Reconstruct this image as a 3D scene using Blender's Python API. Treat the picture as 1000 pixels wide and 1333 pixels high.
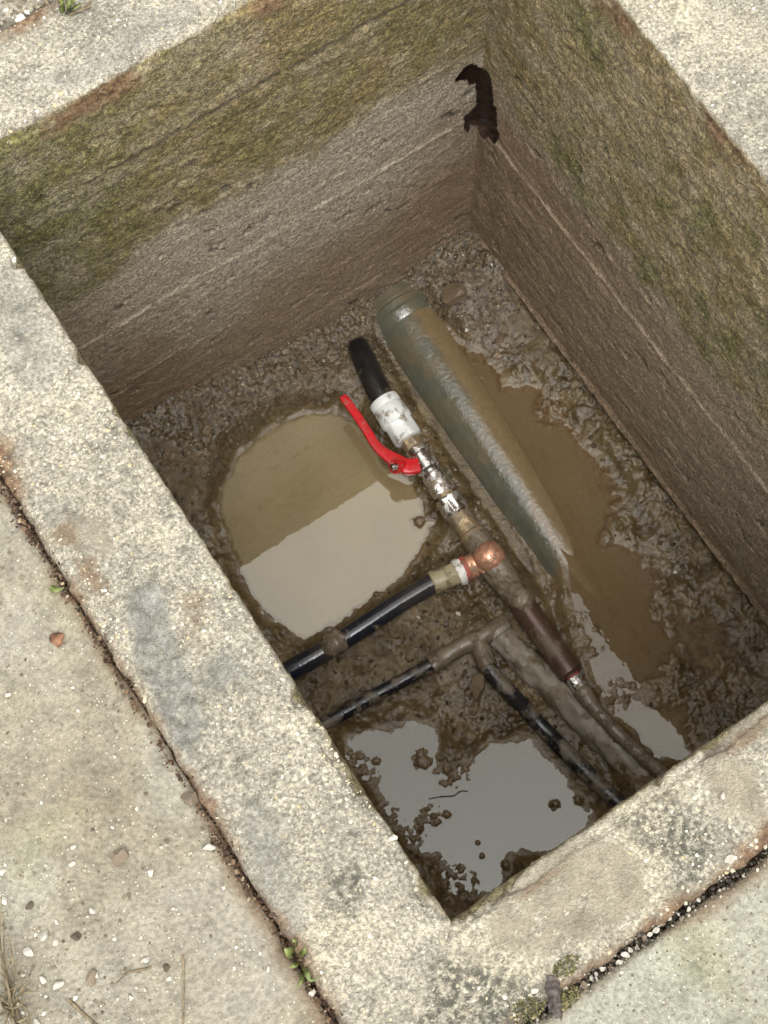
import bpy, bmesh, math, random
import numpy as np
from mathutils import Vector, Matrix

for o in list(bpy.data.objects):
    bpy.data.objects.remove(o)
S = bpy.context.scene
COL = S.collection

# ------------------------------------------------------------------ camera
R3 = np.array([[0.83462276, -0.55060994, -0.015282], [-0.52900736, -0.79352951, -0.30076923],
               [0.15347981, 0.25911314, -0.9535745]])          # rows: right, down, forward
CP = np.array([-0.06725566, -0.02589104, 1.50869474])
FPX = 1956.586
cam = bpy.data.cameras.new('camera')
cam.sensor_fit = 'HORIZONTAL'
cam.sensor_width = 36.0
cam.lens = FPX / 1000 * 36
cam.clip_start, cam.clip_end = 0.05, 500
co = bpy.data.objects.new('camera', cam)
COL.objects.link(co)
M3 = np.column_stack([R3[0], -R3[1], -R3[2]])
M4 = np.eye(4); M4[:3, :3] = M3; M4[:3, 3] = CP
co.matrix_world = Matrix(M4.tolist())
S.camera = co
S.render.resolution_x, S.render.resolution_y = 768, 1024

# ------------------------------------------------------------------ light
SUN_AZ, SUN_EL = math.radians(-112), math.radians(66)     # azimuth measured from +X
w = bpy.data.worlds.new('World'); S.world = w; w.use_nodes = True
nt = w.node_tree
sky = nt.nodes.new('ShaderNodeTexSky'); sky.sky_type = 'NISHITA'; sky.sun_disc = False
sky.sun_elevation = SUN_EL; sky.sun_rotation = math.pi / 2 - SUN_AZ
sky.air_density = 1.0; sky.dust_density = 6.0; sky.ozone_density = 1.0
hs = nt.nodes.new('ShaderNodeHueSaturation'); hs.inputs['Saturation'].default_value = 0.0   # cloud cover: grey
bg = nt.nodes['Background']; bg.inputs['Strength'].default_value = 0.15
nt.links.new(sky.outputs[0], hs.inputs['Color']); nt.links.new(hs.outputs[0], bg.inputs['Color'])
sl = bpy.data.lights.new('sun', 'SUN'); sl.energy = 1.2; sl.angle = math.radians(140); sl.color = (1, 0.95, 0.86)
so = bpy.data.objects.new('sun', sl); COL.objects.link(so)
sd = Vector((math.cos(SUN_AZ) * math.cos(SUN_EL), math.sin(SUN_AZ) * math.cos(SUN_EL), math.sin(SUN_EL)))
so.rotation_euler = sd.to_track_quat('Z', 'Y').to_euler()
so.location = (0, 0, 5)
S.view_settings.view_transform = 'Standard'
S.view_settings.look = 'None'
S.view_settings.gamma = 1
S.view_settings.exposure = 1.02

# ------------------------------------------------------------------ helpers
W, L, H = 0.751, 1.0, 1.011           # pit opening (x, y) and depth
ZW = -1.0                              # level of the puddles on the left
ZR = -0.9765                           # level of the water dammed up behind the drain pipe
rng = np.random.default_rng(7)
random.seed(7)


def at(px, py, z):
    """the place on the level z that a picture point shows"""
    d = R3.T @ np.array([(px - 500) / FPX, (py - 666.5) / FPX, 1.0])
    return CP + d * (z - CP[2]) / d[2]


def hsh(ix, iy, iz):
    h = (ix.astype(np.int64) * 374761393 + iy.astype(np.int64) * 668265263 + iz.astype(np.int64) * 2147483647) & 0xffffffff
    h = ((h ^ (h >> 13)) * 1274126177) & 0xffffffff
    h = (h ^ (h >> 16)) & 0xffff
    return h / 65535.0 * 2 - 1


def vnoise(p):
    i = np.floor(p).astype(np.int64); f = p - i
    u = f * f * f * (f * (f * 6 - 15) + 10)
    x, y, z = i[..., 0], i[..., 1], i[..., 2]
    r = 0
    for dx in (0, 1):
        wx = u[..., 0] if dx else 1 - u[..., 0]
        for dy in (0, 1):
            wy = u[..., 1] if dy else 1 - u[..., 1]
            for dz in (0, 1):
                wz = u[..., 2] if dz else 1 - u[..., 2]
                r = r + wx * wy * wz * hsh(x + dx, y + dy, z + dz)
    return r


def fbm(p, scale, octv=4, gain=0.5, seed=0.0):
    p = np.asarray(p, float) * scale + seed * 17.31 + 100.5
    a, s, tot = 1.0, 0, 0
    for k in range(octv):
        s = s + a * vnoise(p); tot += a
        p = p * 2.03 + 11.7; a *= gain
    return s / tot


def fb2(x, y, scale, octv=4, gain=0.5, seed=0.0):
    return fbm(np.stack([x, y, np.zeros_like(x)], -1), scale, octv, gain, seed)


def ss(a, b, x):
    t = np.clip((x - a) / (b - a), 0, 1)
    return t * t * (3 - 2 * t)


def sdist(x, y, poly):
    """signed distance to a closed polygon, positive inside"""
    poly = np.asarray(poly, float)[:, :2]
    d = np.full(x.shape, 1e9); ins = np.zeros(x.shape, bool)
    n = len(poly)
    for k in range(n):
        ax, ay = poly[k]; bx, by = poly[(k + 1) % n]
        ex, ey = bx - ax, by - ay
        t = np.clip(((x - ax) * ex + (y - ay) * ey) / (ex * ex + ey * ey + 1e-12), 0, 1)
        d = np.minimum(d, np.hypot(x - ax - t * ex, y - ay - t * ey))
        if abs(ey) > 1e-12:
            c = ((ay > y) != (by > y)) & (x < ex * (y - ay) / ey + ax)
            ins ^= c
    return np.where(ins, d, -d)


def pdist(x, y, pts):
    d = np.full(x.shape, 1e9)
    for (a, b) in zip(pts[:-1], pts[1:]):
        ex, ey = b[0] - a[0], b[1] - a[1]
        t = np.clip(((x - a[0]) * ex + (y - a[1]) * ey) / (ex * ex + ey * ey + 1e-12), 0, 1)
        d = np.minimum(d, np.hypot(x - a[0] - t * ex, y - a[1] - t * ey))
    return d


def px_poly(pts, z):
    return [at(a, b, z) for a, b in pts]


def add_obj(name, me, mat, parent=None, smooth=True):
    if isinstance(mat, str):
        mat = MAT[mat]
    if mat and not me.materials:
        me.materials.append(mat)
    if smooth:
        me.polygons.foreach_set('use_smooth', np.ones(len(me.polygons), bool))
    o = bpy.data.objects.new(name, me); COL.objects.link(o)
    if parent:
        o.parent = parent
    return o


def tag(o, label=None, cat=None, group=None, kind=None):
    if label: o['label'] = label
    if cat: o['category'] = cat
    if group: o['group'] = group
    if kind: o['kind'] = kind
    return o


def empty(name, loc=(0, 0, 0)):
    o = bpy.data.objects.new(name, None); o.empty_display_size = 0.02
    COL.objects.link(o); o.location = loc
    return o


def grid_mesh(name, V, attrs=None, keep=None, close=False):
    """V: (n, m, 3) array of points"""
    n, m = V.shape[:2]
    idx = np.arange(n * m).reshape(n, m)
    if close:
        idx = np.concatenate([idx, idx[:, :1]], 1)
    q = np.stack([idx[:-1, :-1], idx[1:, :-1], idx[1:, 1:], idx[:-1, 1:]], -1).reshape(-1, 4)
    if keep is not None:
        k = keep.reshape(-1)
        q = q[k[q].all(1)]
    me = bpy.data.meshes.new(name)
    me.vertices.add(n * m)
    me.vertices.foreach_set('co', V.reshape(-1).astype(np.float32))
    me.loops.add(len(q) * 4); me.polygons.add(len(q))
    me.loops.foreach_set('vertex_index', q.reshape(-1).astype(np.int32))
    me.polygons.foreach_set('loop_start', np.arange(0, len(q) * 4, 4, dtype=np.int32))
    me.update(calc_edges=True)
    for k, a in (attrs or {}).items():
        at_ = me.attributes.new(k, 'FLOAT', 'POINT')
        at_.data.foreach_set('value', a.reshape(-1).astype(np.float32))
    return me


def frame(u):
    u = np.asarray(u, float); u = u / np.linalg.norm(u)
    a = np.array([0, 0, 1.0]) if abs(u[2]) < 0.9 else np.array([1.0, 0, 0])
    s = np.cross(u, a); s /= np.linalg.norm(s)
    return u, s, np.cross(s, u)


def lathe(name, p0, p1, prof, mat, parent=None, seg=32, hexa=None, noise=0.0, nscale=60, caps=True):
    """body of revolution from p0 to p1; prof = [(t 0..1, radius)]; hexa: ranges of t that are six sided"""
    p0 = np.asarray(p0, float); p1 = np.asarray(p1, float)
    u, s, n = frame(p1 - p0)
    rows = []
    for k, (t, r) in enumerate(prof):
        a = np.linspace(0, 2 * np.pi, seg, endpoint=False)
        rr = np.full(seg, r)
        if hexa and any(h0 <= t <= h1 for h0, h1 in hexa):
            b = (a + 0.26) % (np.pi / 3) - np.pi / 6
            rr = np.minimum(r, r * 0.885 / np.cos(b))
        c = p0 + (p1 - p0) * t
        rows.append(c + rr[:, None] * (np.cos(a)[:, None] * s + np.sin(a)[:, None] * n))
    if caps:
        rows = [np.repeat((p0 + (p1 - p0) * prof[0][0])[None], seg, 0)] + rows + [np.repeat((p0 + (p1 - p0) * prof[-1][0])[None], seg, 0)]
    V = np.array(rows)
    if noise:
        nn = fbm(V, nscale, 3)
        c = p0 + ((V - p0) @ u)[..., None] * u
        d = V - c; ln = np.linalg.norm(d, axis=-1, keepdims=True)
        V = V + np.where(ln > 1e-6, d / np.maximum(ln, 1e-6), 0) * nn[..., None] * noise
    me = grid_mesh(name, V, close=True)
    bm = bmesh.new(); bm.from_mesh(me)
    bmesh.ops.remove_doubles(bm, verts=bm.verts, dist=1e-6)
    bmesh.ops.recalc_face_normals(bm, faces=bm.faces)
    bm.to_mesh(me); bm.free()
    o = add_obj(name, me, mat, parent)
    me.set_sharp_from_angle(angle=math.radians(35))
    return o


def catmull(pts, n):
    pts = np.asarray(pts, float)
    P = np.concatenate([[2 * pts[0] - pts[1]], pts, [2 * pts[-1] - pts[-2]]])
    out = []
    for k in range(len(pts) - 1):
        a, b, c, d = P[k:k + 4]
        for t in np.linspace(0, 1, n, endpoint=False):
            out.append(0.5 * (2 * b + (c - a) * t + (2 * a - 5 * b + 4 * c - d) * t * t + (3 * b - a - 3 * c + d) * t ** 3))
    out.append(pts[-1])
    return np.array(out)


def tube(name, pts, rad, mat, parent=None, seg=20, n=8, noise=0.0, nscale=60, section=None):
    """round (or section-shaped) bar along a smooth path; rad is a number or one per point"""
    path = catmull(pts, n)
    r = np.interp(np.linspace(0, 1, len(path)), np.linspace(0, 1, len(pts)), np.broadcast_to(rad, len(pts)))
    T = np.gradient(path, axis=0); T /= np.linalg.norm(T, axis=1, keepdims=True)
    u, s, nn = frame(T[0])
    rows = [np.repeat(path[:1], seg, 0)]
    for k in range(len(path)):
        s = s - (s @ T[k]) * T[k]; s /= np.linalg.norm(s)
        b = np.cross(T[k], s)
        if section is None:
            a = np.linspace(0, 2 * np.pi, seg, endpoint=False)
            ca, sa = np.cos(a), np.sin(a)
            rows.append(path[k] + r[k] * (ca[:, None] * s + sa[:, None] * b))
        else:
            rows.append(path[k] + r[k] * (section[:, 0:1] * s + section[:, 1:2] * b))
    rows.append(np.repeat(path[-1:], seg, 0))
    V = np.array(rows)
    if noise:
        V[1:-1] += (V[1:-1] - path[:, None, :]) / r[:, None, None] * (fbm(V[1:-1], nscale, 3) * noise)[..., None]
    me = grid_mesh(name, V, close=True)
    bm = bmesh.new(); bm.from_mesh(me)
    bmesh.ops.remove_doubles(bm, verts=bm.verts, dist=1e-6)
    bmesh.ops.recalc_face_normals(bm, faces=bm.faces)
    bm.to_mesh(me); bm.free()
    o = add_obj(name, me, mat, parent)
    me.set_sharp_from_angle(angle=math.radians(50))
    return o


# ------------------------------------------------------------------ materials
MAT = {}


def lin(r, g, b):
    return tuple((c / 255 / 12.92 if c <= 10 else ((c / 255 + 0.055) / 1.055) ** 2.4) for c in (r, g, b)) + (1,)


class NT:
    def __init__(self, name):
        self.m = bpy.data.materials.new(name); self.m.use_nodes = True
        self.t = self.m.node_tree; self.N = self.t.nodes; self.Lk = self.t.links
        self.b = self.N['Principled BSDF']; self.out = self.N['Material Output']
        tc = self.N.new('ShaderNodeTexCoord'); self.co = tc.outputs['Object']
        MAT[name] = self.m

    def put(self, sock, v):
        if hasattr(v, 'is_output') or isinstance(v, bpy.types.NodeSocket):
            self.Lk.new(v, sock)
        else:
            sock.default_value = v

    def map(self, scale=(1, 1, 1), rot=(0, 0, 0), co=None):
        n = self.N.new('ShaderNodeMapping'); n.inputs['Scale'].default_value = scale; n.inputs['Rotation'].default_value = rot
        self.Lk.new(co or self.co, n.inputs['Vector']); return n.outputs[0]

    def noise(self, scale, detail=4, rough=0.55, co=None, out=0, dist=0.0):
        n = self.N.new('ShaderNodeTexNoise'); n.inputs['Scale'].default_value = scale
        n.inputs['Detail'].default_value = detail; n.inputs['Roughness'].default_value = rough
        n.inputs['Distortion'].default_value = dist
        self.Lk.new(co or self.co, n.inputs['Vector']); return n.outputs[out]

    def vor(self, scale, out='Distance', feat='F1', co=None, rnd=1.0):
        n = self.N.new('ShaderNodeTexVoronoi'); n.feature = feat; n.inputs['Scale'].default_value = scale
        n.inputs['Randomness'].default_value = rnd
        self.Lk.new(co or self.co, n.inputs['Vector']); return n.outputs[out]

    def ramp(self, f, stops):
        n = self.N.new('ShaderNodeValToRGB'); e = n.color_ramp.elements
        while len(e) < len(stops): e.new(0.5)
        for k, (p, c) in enumerate(stops):
            e[k].position = p; e[k].color = c if not isinstance(c, (int, float)) else (c, c, c, 1)
        self.put(n.inputs[0], f); return n.outputs[0]

    def mix(self, f, a, b, mode='MIX'):
        n = self.N.new('ShaderNodeMix'); n.data_type = 'RGBA'; n.blend_type = mode
        self.put(n.inputs[0], f); self.put(n.inputs[6], a); self.put(n.inputs[7], b); return n.outputs[2]

    def math(self, op, a, b=0.0, clamp=False):
        n = self.N.new('ShaderNodeMath'); n.operation = op; n.use_clamp = clamp
        self.put(n.inputs[0], a); self.put(n.inputs[1], b); return n.outputs[0]

    def attr(self, name):
        n = self.N.new('ShaderNodeAttribute'); n.attribute_name = name; return n.outputs['Fac']

    def sep(self, v):
        n = self.N.new('ShaderNodeSeparateXYZ'); self.Lk.new(v, n.inputs[0]); return n.outputs

    def bump(self, h, strength=0.5, dist=0.002, prev=None):
        n = self.N.new('ShaderNodeBump'); n.inputs['Strength'].default_value = strength; n.inputs['Distance'].default_value = dist
        self.put(n.inputs['Height'], h)
        if prev: self.Lk.new(prev, n.inputs['Normal'])
        return n.outputs[0]

    def done(self, color, rough=0.8, normal=None, spec=0.5, metal=0.0, coat=None, ior=None):
        self.put(self.b.inputs['Base Color'], color); self.put(self.b.inputs['Roughness'], rough)
        self.put(self.b.inputs['Specular IOR Level'], spec); self.put(self.b.inputs['Metallic'], metal)
        if ior: self.b.inputs['IOR'].default_value = ior
        if normal: self.Lk.new(normal, self.b.inputs['Normal'])
        return self.m


def g(v):
    return (v, v, v, 1)


# --- chamber concrete: rim tops and board marked walls
n = NT('chamber_concrete')
wob = n.noise(260, 2, 0.6, out=1)
wv = n.N.new('ShaderNodeVectorMath'); wv.operation = 'MULTIPLY_ADD'; wv.inputs[1].default_value = (0.006, 0.006, 0.006)
n.Lk.new(wob, wv.inputs[0]); n.Lk.new(n.co, wv.inputs[2]); wc = wv.outputs[0]
fine = n.noise(520, 3, 0.7); mid = n.noise(38, 6, 0.65); big = n.noise(7, 4, 0.55); grit = n.noise(240, 3, 0.65)
def chan(sock):
    q = n.N.new('ShaderNodeSeparateColor'); n.Lk.new(sock, q.inputs[0]); return q.outputs[0]
cr = chan(n.vor(380, 'Color', co=wc)); celld = n.vor(380, 'Distance', co=wc)
cr2 = chan(n.vor(150, 'Color', co=wc)); cd2 = n.vor(150, 'Distance', co=wc)
pale = n.ramp(big, [(0.3, (0.27, 0.25, 0.195, 1)), (0.5, (0.37, 0.343, 0.268, 1)), (0.7, (0.43, 0.392, 0.29, 1))])
pale = n.mix(0.8, pale, n.ramp(mid, [(0.28, g(0.42)), (0.47, g(0.92)), (0.7, g(1.2))]), 'MULTIPLY')
pale = n.mix(0.72, pale, n.ramp(grit, [(0.37, g(0.45)), (0.49, g(0.98)), (0.63, g(1.5))]), 'MULTIPLY')
pale = n.mix(0.7, pale, n.ramp(cr, [(0.0, g(0.62)), (0.4, g(0.95)), (0.8, g(1.05)), (1.0, g(1.5))]), 'MULTIPLY')
pebin = n.math('MULTIPLY', n.ramp(cr2, [(0.80, g(0)), (0.83, g(1))]), n.ramp(cd2, [(0.26, g(1)), (0.4, g(0))]))
pale = n.mix(n.math('MULTIPLY', pebin, 0.7), pale, n.mix(cr, (0.62, 0.59, 0.51, 1), (0.52, 0.43, 0.25, 1)))
pit = n.ramp(n.noise(170, 3, 0.6), [(0.31, g(1)), (0.38, g(0))])
pale = n.mix(n.math('MULTIPLY', pit, 0.65), pale, (0.10, 0.09, 0.065, 1))
# walls
grainv = n.map((1, 1, 6))
wn = n.noise(20, 6, 0.66, grainv); wf = n.noise(210, 5, 0.72)
ws = n.noise(70, 5, 0.7, n.map((1, 1, 3)))
spk = n.math('MULTIPLY', n.ramp(cr, [(0.74, g(0)), (0.92, g(0.8))]), n.ramp(celld, [(0.3, g(1)), (0.5, g(0))]))
wall = n.ramp(wn, [(0.25, (0.19, 0.152, 0.108, 1)), (0.5, (0.305, 0.258, 0.19, 1)), (0.75, (0.42, 0.375, 0.295, 1))])
wall = n.mix(0.9, wall, n.ramp(wf, [(0.37, g(0.38)), (0.48, g(0.9)), (0.62, g(1.85))]), 'MULTIPLY')
wall = n.mix(spk, wall, (0.50, 0.46, 0.37, 1))
moss = n.ramp(ws, [(0.32, (0.05, 0.036, 0.011, 1)), (0.46, (0.145, 0.106, 0.036, 1)), (0.60, (0.225, 0.17, 0.072, 1)), (0.75, (0.35, 0.29, 0.16, 1))])
green = n.ramp(n.noise(60, 6, 0.72), [(0.30, (0.028, 0.028, 0.008, 1)), (0.5, (0.098, 0.094, 0.024, 1)), (0.72, (0.24, 0.225, 0.085, 1))])
moss = n.mix(n.attr('green'), moss, green)
moss = n.mix(0.9, moss, n.ramp(wf, [(0.35, g(0.38)), (0.48, g(0.92)), (0.64, g(1.95))]), 'MULTIPLY')
moss = n.mix(spk, moss, (0.42, 0.375, 0.24, 1))
mudc = n.ramp(n.noise(18, 6, 0.65, n.map((1, 1, 5))), [(0.3, (0.13, 0.085, 0.048, 1)), (0.52, (0.22, 0.152, 0.094, 1)), (0.74, (0.33, 0.245, 0.165, 1))])
mudc = n.mix(0.85, mudc, n.ramp(wf, [(0.37, g(0.5)), (0.49, g(0.95)), (0.62, g(1.7))]), 'MULTIPLY')
mudc = n.mix(n.math('MULTIPLY', spk, 0.45), mudc, (0.40, 0.32, 0.22, 1))
c = n.mix(n.attr('wall'), pale, wall)
c = n.mix(n.attr('moss'), c, moss)
c = n.mix(n.attr('mud'), c, mudc)
c = n.mix(n.attr('lime'), c, (0.48, 0.40, 0.30, 1))
c = n.mix(n.attr('dark'), c, (0.04, 0.032, 0.02, 1))
smear = n.mix(n.ramp(mid, [(0.35, g(0)), (0.65, g(1))]), (0.225, 0.197, 0.14, 1), (0.33, 0.295, 0.22, 1))
smear = n.mix(0.5, smear, n.ramp(grit, [(0.3, g(0.6)), (0.5, g(1)), (0.7, g(1.3))]), 'MULTIPLY')
c = n.mix(n.attr('smear'), c, smear)
cem = n.mix(n.ramp(mid, [(0.35, g(0)), (0.65, g(1))]), (0.185, 0.175, 0.148, 1), (0.30, 0.29, 0.26, 1))
cem = n.mix(0.6, cem, n.ramp(grit, [(0.3, g(0.6)), (0.5, g(1)), (0.7, g(1.4))]), 'MULTIPLY')
c = n.mix(n.attr('cement'), c, cem)
rust = n.ramp(n.noise(110, 6, 0.7), [(0.34, (0.045, 0.024, 0.012, 1)), (0.5, (0.16, 0.085, 0.038, 1)), (0.66, (0.31, 0.215, 0.125, 1))])
c = n.mix(n.attr('rust'), c, rust)
grime = n.mix(n.math('MULTIPLY', n.attr('grime'), n.ramp(n.noise(110, 6, 0.75), [(0.42, g(0)), (0.56, g(1))])), c, (0.085, 0.08, 0.06, 1))
hgt = n.math('ADD', n.math('MULTIPLY', celld, -0.7), n.math('ADD', n.math('MULTIPLY', fine, 0.7), n.math('ADD', n.math('MULTIPLY', wf, 1.0), n.math('MULTIPLY', grit, 1.0))))
bm1 = n.bump(hgt, 0.9, 0.0034)
wetr = n.mix(n.attr('wet'), g(0.9), n.ramp(n.noise(60, 4, 0.6), [(0.35, g(0.34)), (0.65, g(0.65))]))
n.done(grime, wetr, bm1, 0.5)

# --- paving slab
n = NT('slab_concrete')
mid = n.noise(26, 7, 0.66); big = n.noise(5, 4, 0.55); fine = n.noise(480, 3, 0.65); grit = n.noise(210, 3, 0.65)
cell = n.N.new('ShaderNodeSeparateColor'); n.Lk.new(n.vor(300, 'Color'), cell.inputs[0]); cr = cell.outputs[0]
cd = n.vor(300, 'Distance')
c = n.ramp(big, [(0.3, (0.175, 0.148, 0.103, 1)), (0.5, (0.222, 0.198, 0.147, 1)), (0.68, (0.24, 0.224, 0.18, 1))])
c = n.mix(n.attr('pale'), c, (0.25, 0.245, 0.195, 1))
c = n.mix(n.attr('moss'), c, (0.215, 0.205, 0.105, 1))
c = n.mix(0.8, c, n.ramp(mid, [(0.28, g(0.6)), (0.5, g(0.97)), (0.7, g(1.2))]), 'MULTIPLY')
c = n.mix(0.55, c, n.ramp(grit, [(0.36, g(0.6)), (0.5, g(1)), (0.63, g(1.4))]), 'MULTIPLY')
peb = n.math('MULTIPLY', n.ramp(cr, [(0.90, g(0)), (0.92, g(1))]), n.ramp(cd, [(0.25, g(1)), (0.4, g(0))]))
c = n.mix(n.math('MULTIPLY', peb, 0.75), c, (0.50, 0.47, 0.39, 1))
c = n.mix(n.ramp(n.noise(75, 5, 0.72), [(0.60, g(0)), (0.70, g(0.65))]), c, (0.12, 0.095, 0.06, 1))
sd2 = n.ramp(n.noise(230, 2, 0.6), [(0.28, g(1)), (0.34, g(0))])
c = n.mix(n.math('MULTIPLY', sd2, 0.7), c, (0.06, 0.05, 0.034, 1))
c = n.mix(n.attr('rust'), c, n.mix(grit, (0.08, 0.05, 0.03, 1), (0.22, 0.16, 0.10, 1)))
n.done(c, 0.92, n.bump(n.math('ADD', n.math('MULTIPLY', peb, 0.5), n.math('ADD', fine, n.math('ADD', grit, n.math('MULTIPLY', mid, 1.5)))), 0.75, 0.0022), 0.3)

# --- mud in the pit
n = NT('wet_mud')
a = n.noise(24, 6, 0.62); b = n.noise(150, 5, 0.7); big = n.noise(6, 3, 0.5)
c = n.ramp(a, [(0.3, (0.042, 0.027, 0.010, 1)), (0.5, (0.088, 0.060, 0.026, 1)), (0.7, (0.15, 0.108, 0.053, 1))])
c = n.mix(n.attr('grit'), c, n.ramp(b, [(0.34, (0.028, 0.019, 0.009, 1)), (0.5, (0.068, 0.047, 0.023, 1)), (0.66, (0.155, 0.115, 0.07, 1))]))
c = n.mix(n.attr('sludge'), c, (0.125, 0.086, 0.042, 1))
c = n.mix(0.55, c, n.ramp(b, [(0.3, g(0.55)), (0.5, g(1)), (0.7, g(1.5))]), 'MULTIPLY')
h = n.math('ADD', n.math('MULTIPLY', b, 1.0), n.math('MULTIPLY', n.noise(330, 3, 0.65), 0.6))
ro = n.mix(n.attr('wetness'), n.ramp(n.noise(40, 4, 0.6), [(0.35, g(0.38)), (0.62, g(0.75))]), n.ramp(n.noise(60, 4, 0.6), [(0.35, g(0.04)), (0.65, g(0.16))]))
n.done(c, ro, n.bump(h, 0.5, 0.0030), 0.5, ior=1.54)


# --- puddle water: clear at the shore, murky where deep
def water(name, col, ior=1.75, murk=1.0, ripple=0.03):
    n = NT(name)
    n.N.remove(n.b)
    df = n.N.new('ShaderNodeBsdfDiffuse'); gl = n.N.new('ShaderNodeBsdfGlossy'); tr = n.N.new('ShaderNodeBsdfTransparent')
    cc = n.mix(n.ramp(n.noise(9, 3, 0.5), [(0.35, g(0)), (0.65, g(1))]), col, tuple(x * 0.85 for x in col[:3]) + (1,))
    n.put(df.inputs['Color'], cc)
    gl.inputs['Roughness'].default_value = 0.012; gl.inputs['Color'].default_value = (1, 1, 0.94, 1)
    tr.inputs['Color'].default_value = tuple(min(1, x * 2.2 + 0.45) for x in col[:3]) + (1,)
    m1 = n.N.new('ShaderNodeMixShader'); n.put(m1.inputs[0], n.math('MULTIPLY', n.attr('depth'), murk, True))
    n.Lk.new(tr.outputs[0], m1.inputs[1]); n.Lk.new(df.outputs[0], m1.inputs[2])
    fr = n.N.new('ShaderNodeFresnel'); fr.inputs['IOR'].default_value = ior
    bp = n.bump(n.noise(16, 3, 0.5), ripple, 0.004)
    n.Lk.new(bp, gl.inputs['Normal']); n.Lk.new(bp, fr.inputs['Normal'])
    m2 = n.N.new('ShaderNodeMixShader'); n.Lk.new(fr.outputs[0], m2.inputs[0])
    n.Lk.new(m1.outputs[0], m2.inputs[1]); n.Lk.new(gl.outputs[0], m2.inputs[2])
    n.Lk.new(m2.outputs[0], n.out.inputs['Surface'])


water('milky_water', (0.28, 0.215, 0.112, 1), 1.9, 1.0)
water('dark_water', (0.09, 0.078, 0.052, 1), 1.72, 1.0)
water('brown_water', (0.165, 0.112, 0.052, 1), 1.62, 1.0, 0.09)


def dirty(name, base, mudcol, amount, rough, metal=0.0, rough2=0.55, scale=28, bumpd=0.0012, spec=0.5, var=0.0):
    """a material of its own with dried and wet mud splashed over it in patches"""
    n = NT(name)
    f = n.noise(scale, 6, 0.66)
    k = n.ramp(f, [(amount - 0.05, g(1)), (amount + 0.05, g(0))])
    mc = n.mix(n.noise(160, 4, 0.6), tuple(x * 0.6 for x in mudcol[:3]) + (1,), tuple(min(1, x * 1.5) for x in mudcol[:3]) + (1,))
    bc = base
    if var:
        bc = n.mix(n.ramp(n.noise(55, 5, 0.6), [(0.3, g(0)), (0.7, g(1))]), tuple(x * (1 - var) for x in base[:3]) + (1,), tuple(min(1, x * (1 + var)) for x in base[:3]) + (1,))
    thin = n.ramp(n.noise(scale * 0.7, 5, 0.6), [(0.4, g(0.0)), (0.75, g(0.25))])
    c = n.mix(thin, bc, mudcol)
    c = n.mix(k, c, mc)
    r = n.mix(k, n.ramp(n.noise(80, 4, 0.6), [(0.3, g(max(0.04, rough * 0.7))), (0.7, g(min(1, rough * 1.5)))]), g(rough2))
    mt = n.math('MULTIPLY', n.math('SUBTRACT', 1.0, k), metal)
    h = n.math('ADD', n.math('MULTIPLY', k, 0.8), n.math('MULTIPLY', n.noise(220, 3, 0.6), 0.35))
    n.done(c, r, n.bump(h, 0.6, bumpd), spec, mt)
    return n


MUD = (0.15, 0.11, 0.068, 1)
dirty('black_pipe', (0.006, 0.006, 0.007, 1), (0.07, 0.055, 0.038, 1), 0.33, 0.16, scale=24)
dirty('blue_black_pipe', (0.006, 0.009, 0.016, 1), MUD, 0.36, 0.10, scale=18)
dirty('black_pipe_muddy', (0.008, 0.009, 0.012, 1), (0.12, 0.095, 0.065, 1), 0.47, 0.2, scale=26)
dirty('white_plastic', (0.62, 0.63, 0.60, 1), (0.2, 0.17, 0.12, 1), 0.41, 0.4, scale=42)
dirty('red_paint', (0.45, 0.006, 0.011, 1), (0.2, 0.09, 0.06, 1), 0.37, 0.28, scale=48, var=0.15)
dirty('chrome', (0.66, 0.64, 0.61, 1), MUD, 0.455, 0.2, metal=1.0, scale=45)
dirty('brass_dirty', (0.40, 0.30, 0.17, 1), MUD, 0.52, 0.36, metal=0.7, scale=40)
dirty('tan_fitting', (0.30, 0.255, 0.15, 1), MUD, 0.46, 0.4, scale=45)
dirty('copper', (0.62, 0.32, 0.20, 1), (0.20, 0.12, 0.07, 1), 0.455, 0.34, metal=0.7, scale=42, var=0.25)
dirty('copper_dark', (0.075, 0.040, 0.026, 1), (0.10, 0.07, 0.042, 1), 0.44, 0.3, metal=0.25, scale=30)
dirty('mud_coated', (0.145, 0.115, 0.078, 1), (0.10, 0.074, 0.044, 1), 0.46, 0.26, scale=36, bumpd=0.003, rough2=0.4, var=0.25)
dirty('mud_coated_pale', (0.215, 0.185, 0.14, 1), (0.13, 0.10, 0.062, 1), 0.44, 0.5, scale=22, bumpd=0.003, rough2=0.5, var=0.2)
dirty('tape_white', (0.68, 0.66, 0.60, 1), MUD, 0.40, 0.6, scale=60)
dirty('tape_red', (0.33, 0.07, 0.05, 1), MUD, 0.42, 0.5, scale=60)
n = NT('drain_plastic')      # grey green plastic, its water side filmed over with brown silt
film = n.ramp(n.math('ADD', n.attr('film'), n.math('MULTIPLY', n.math('SUBTRACT', n.noise(30, 6, 0.75), 0.5), 1.5)), [(0.28, g(0)), (0.74, g(1))])
pc = n.mix(n.noise(30, 5, 0.65), (0.042, 0.043, 0.031, 1), (0.098, 0.10, 0.076, 1))
pc = n.mix(n.ramp(n.noise(16, 5, 0.7), [(0.40, g(0)), (0.66, g(0.7))]), pc, (0.12, 0.088, 0.045, 1))
pc = n.mix(film, pc, n.mix(n.noise(90, 5, 0.6), (0.11, 0.075, 0.033, 1), (0.19, 0.135, 0.07, 1)))
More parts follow.
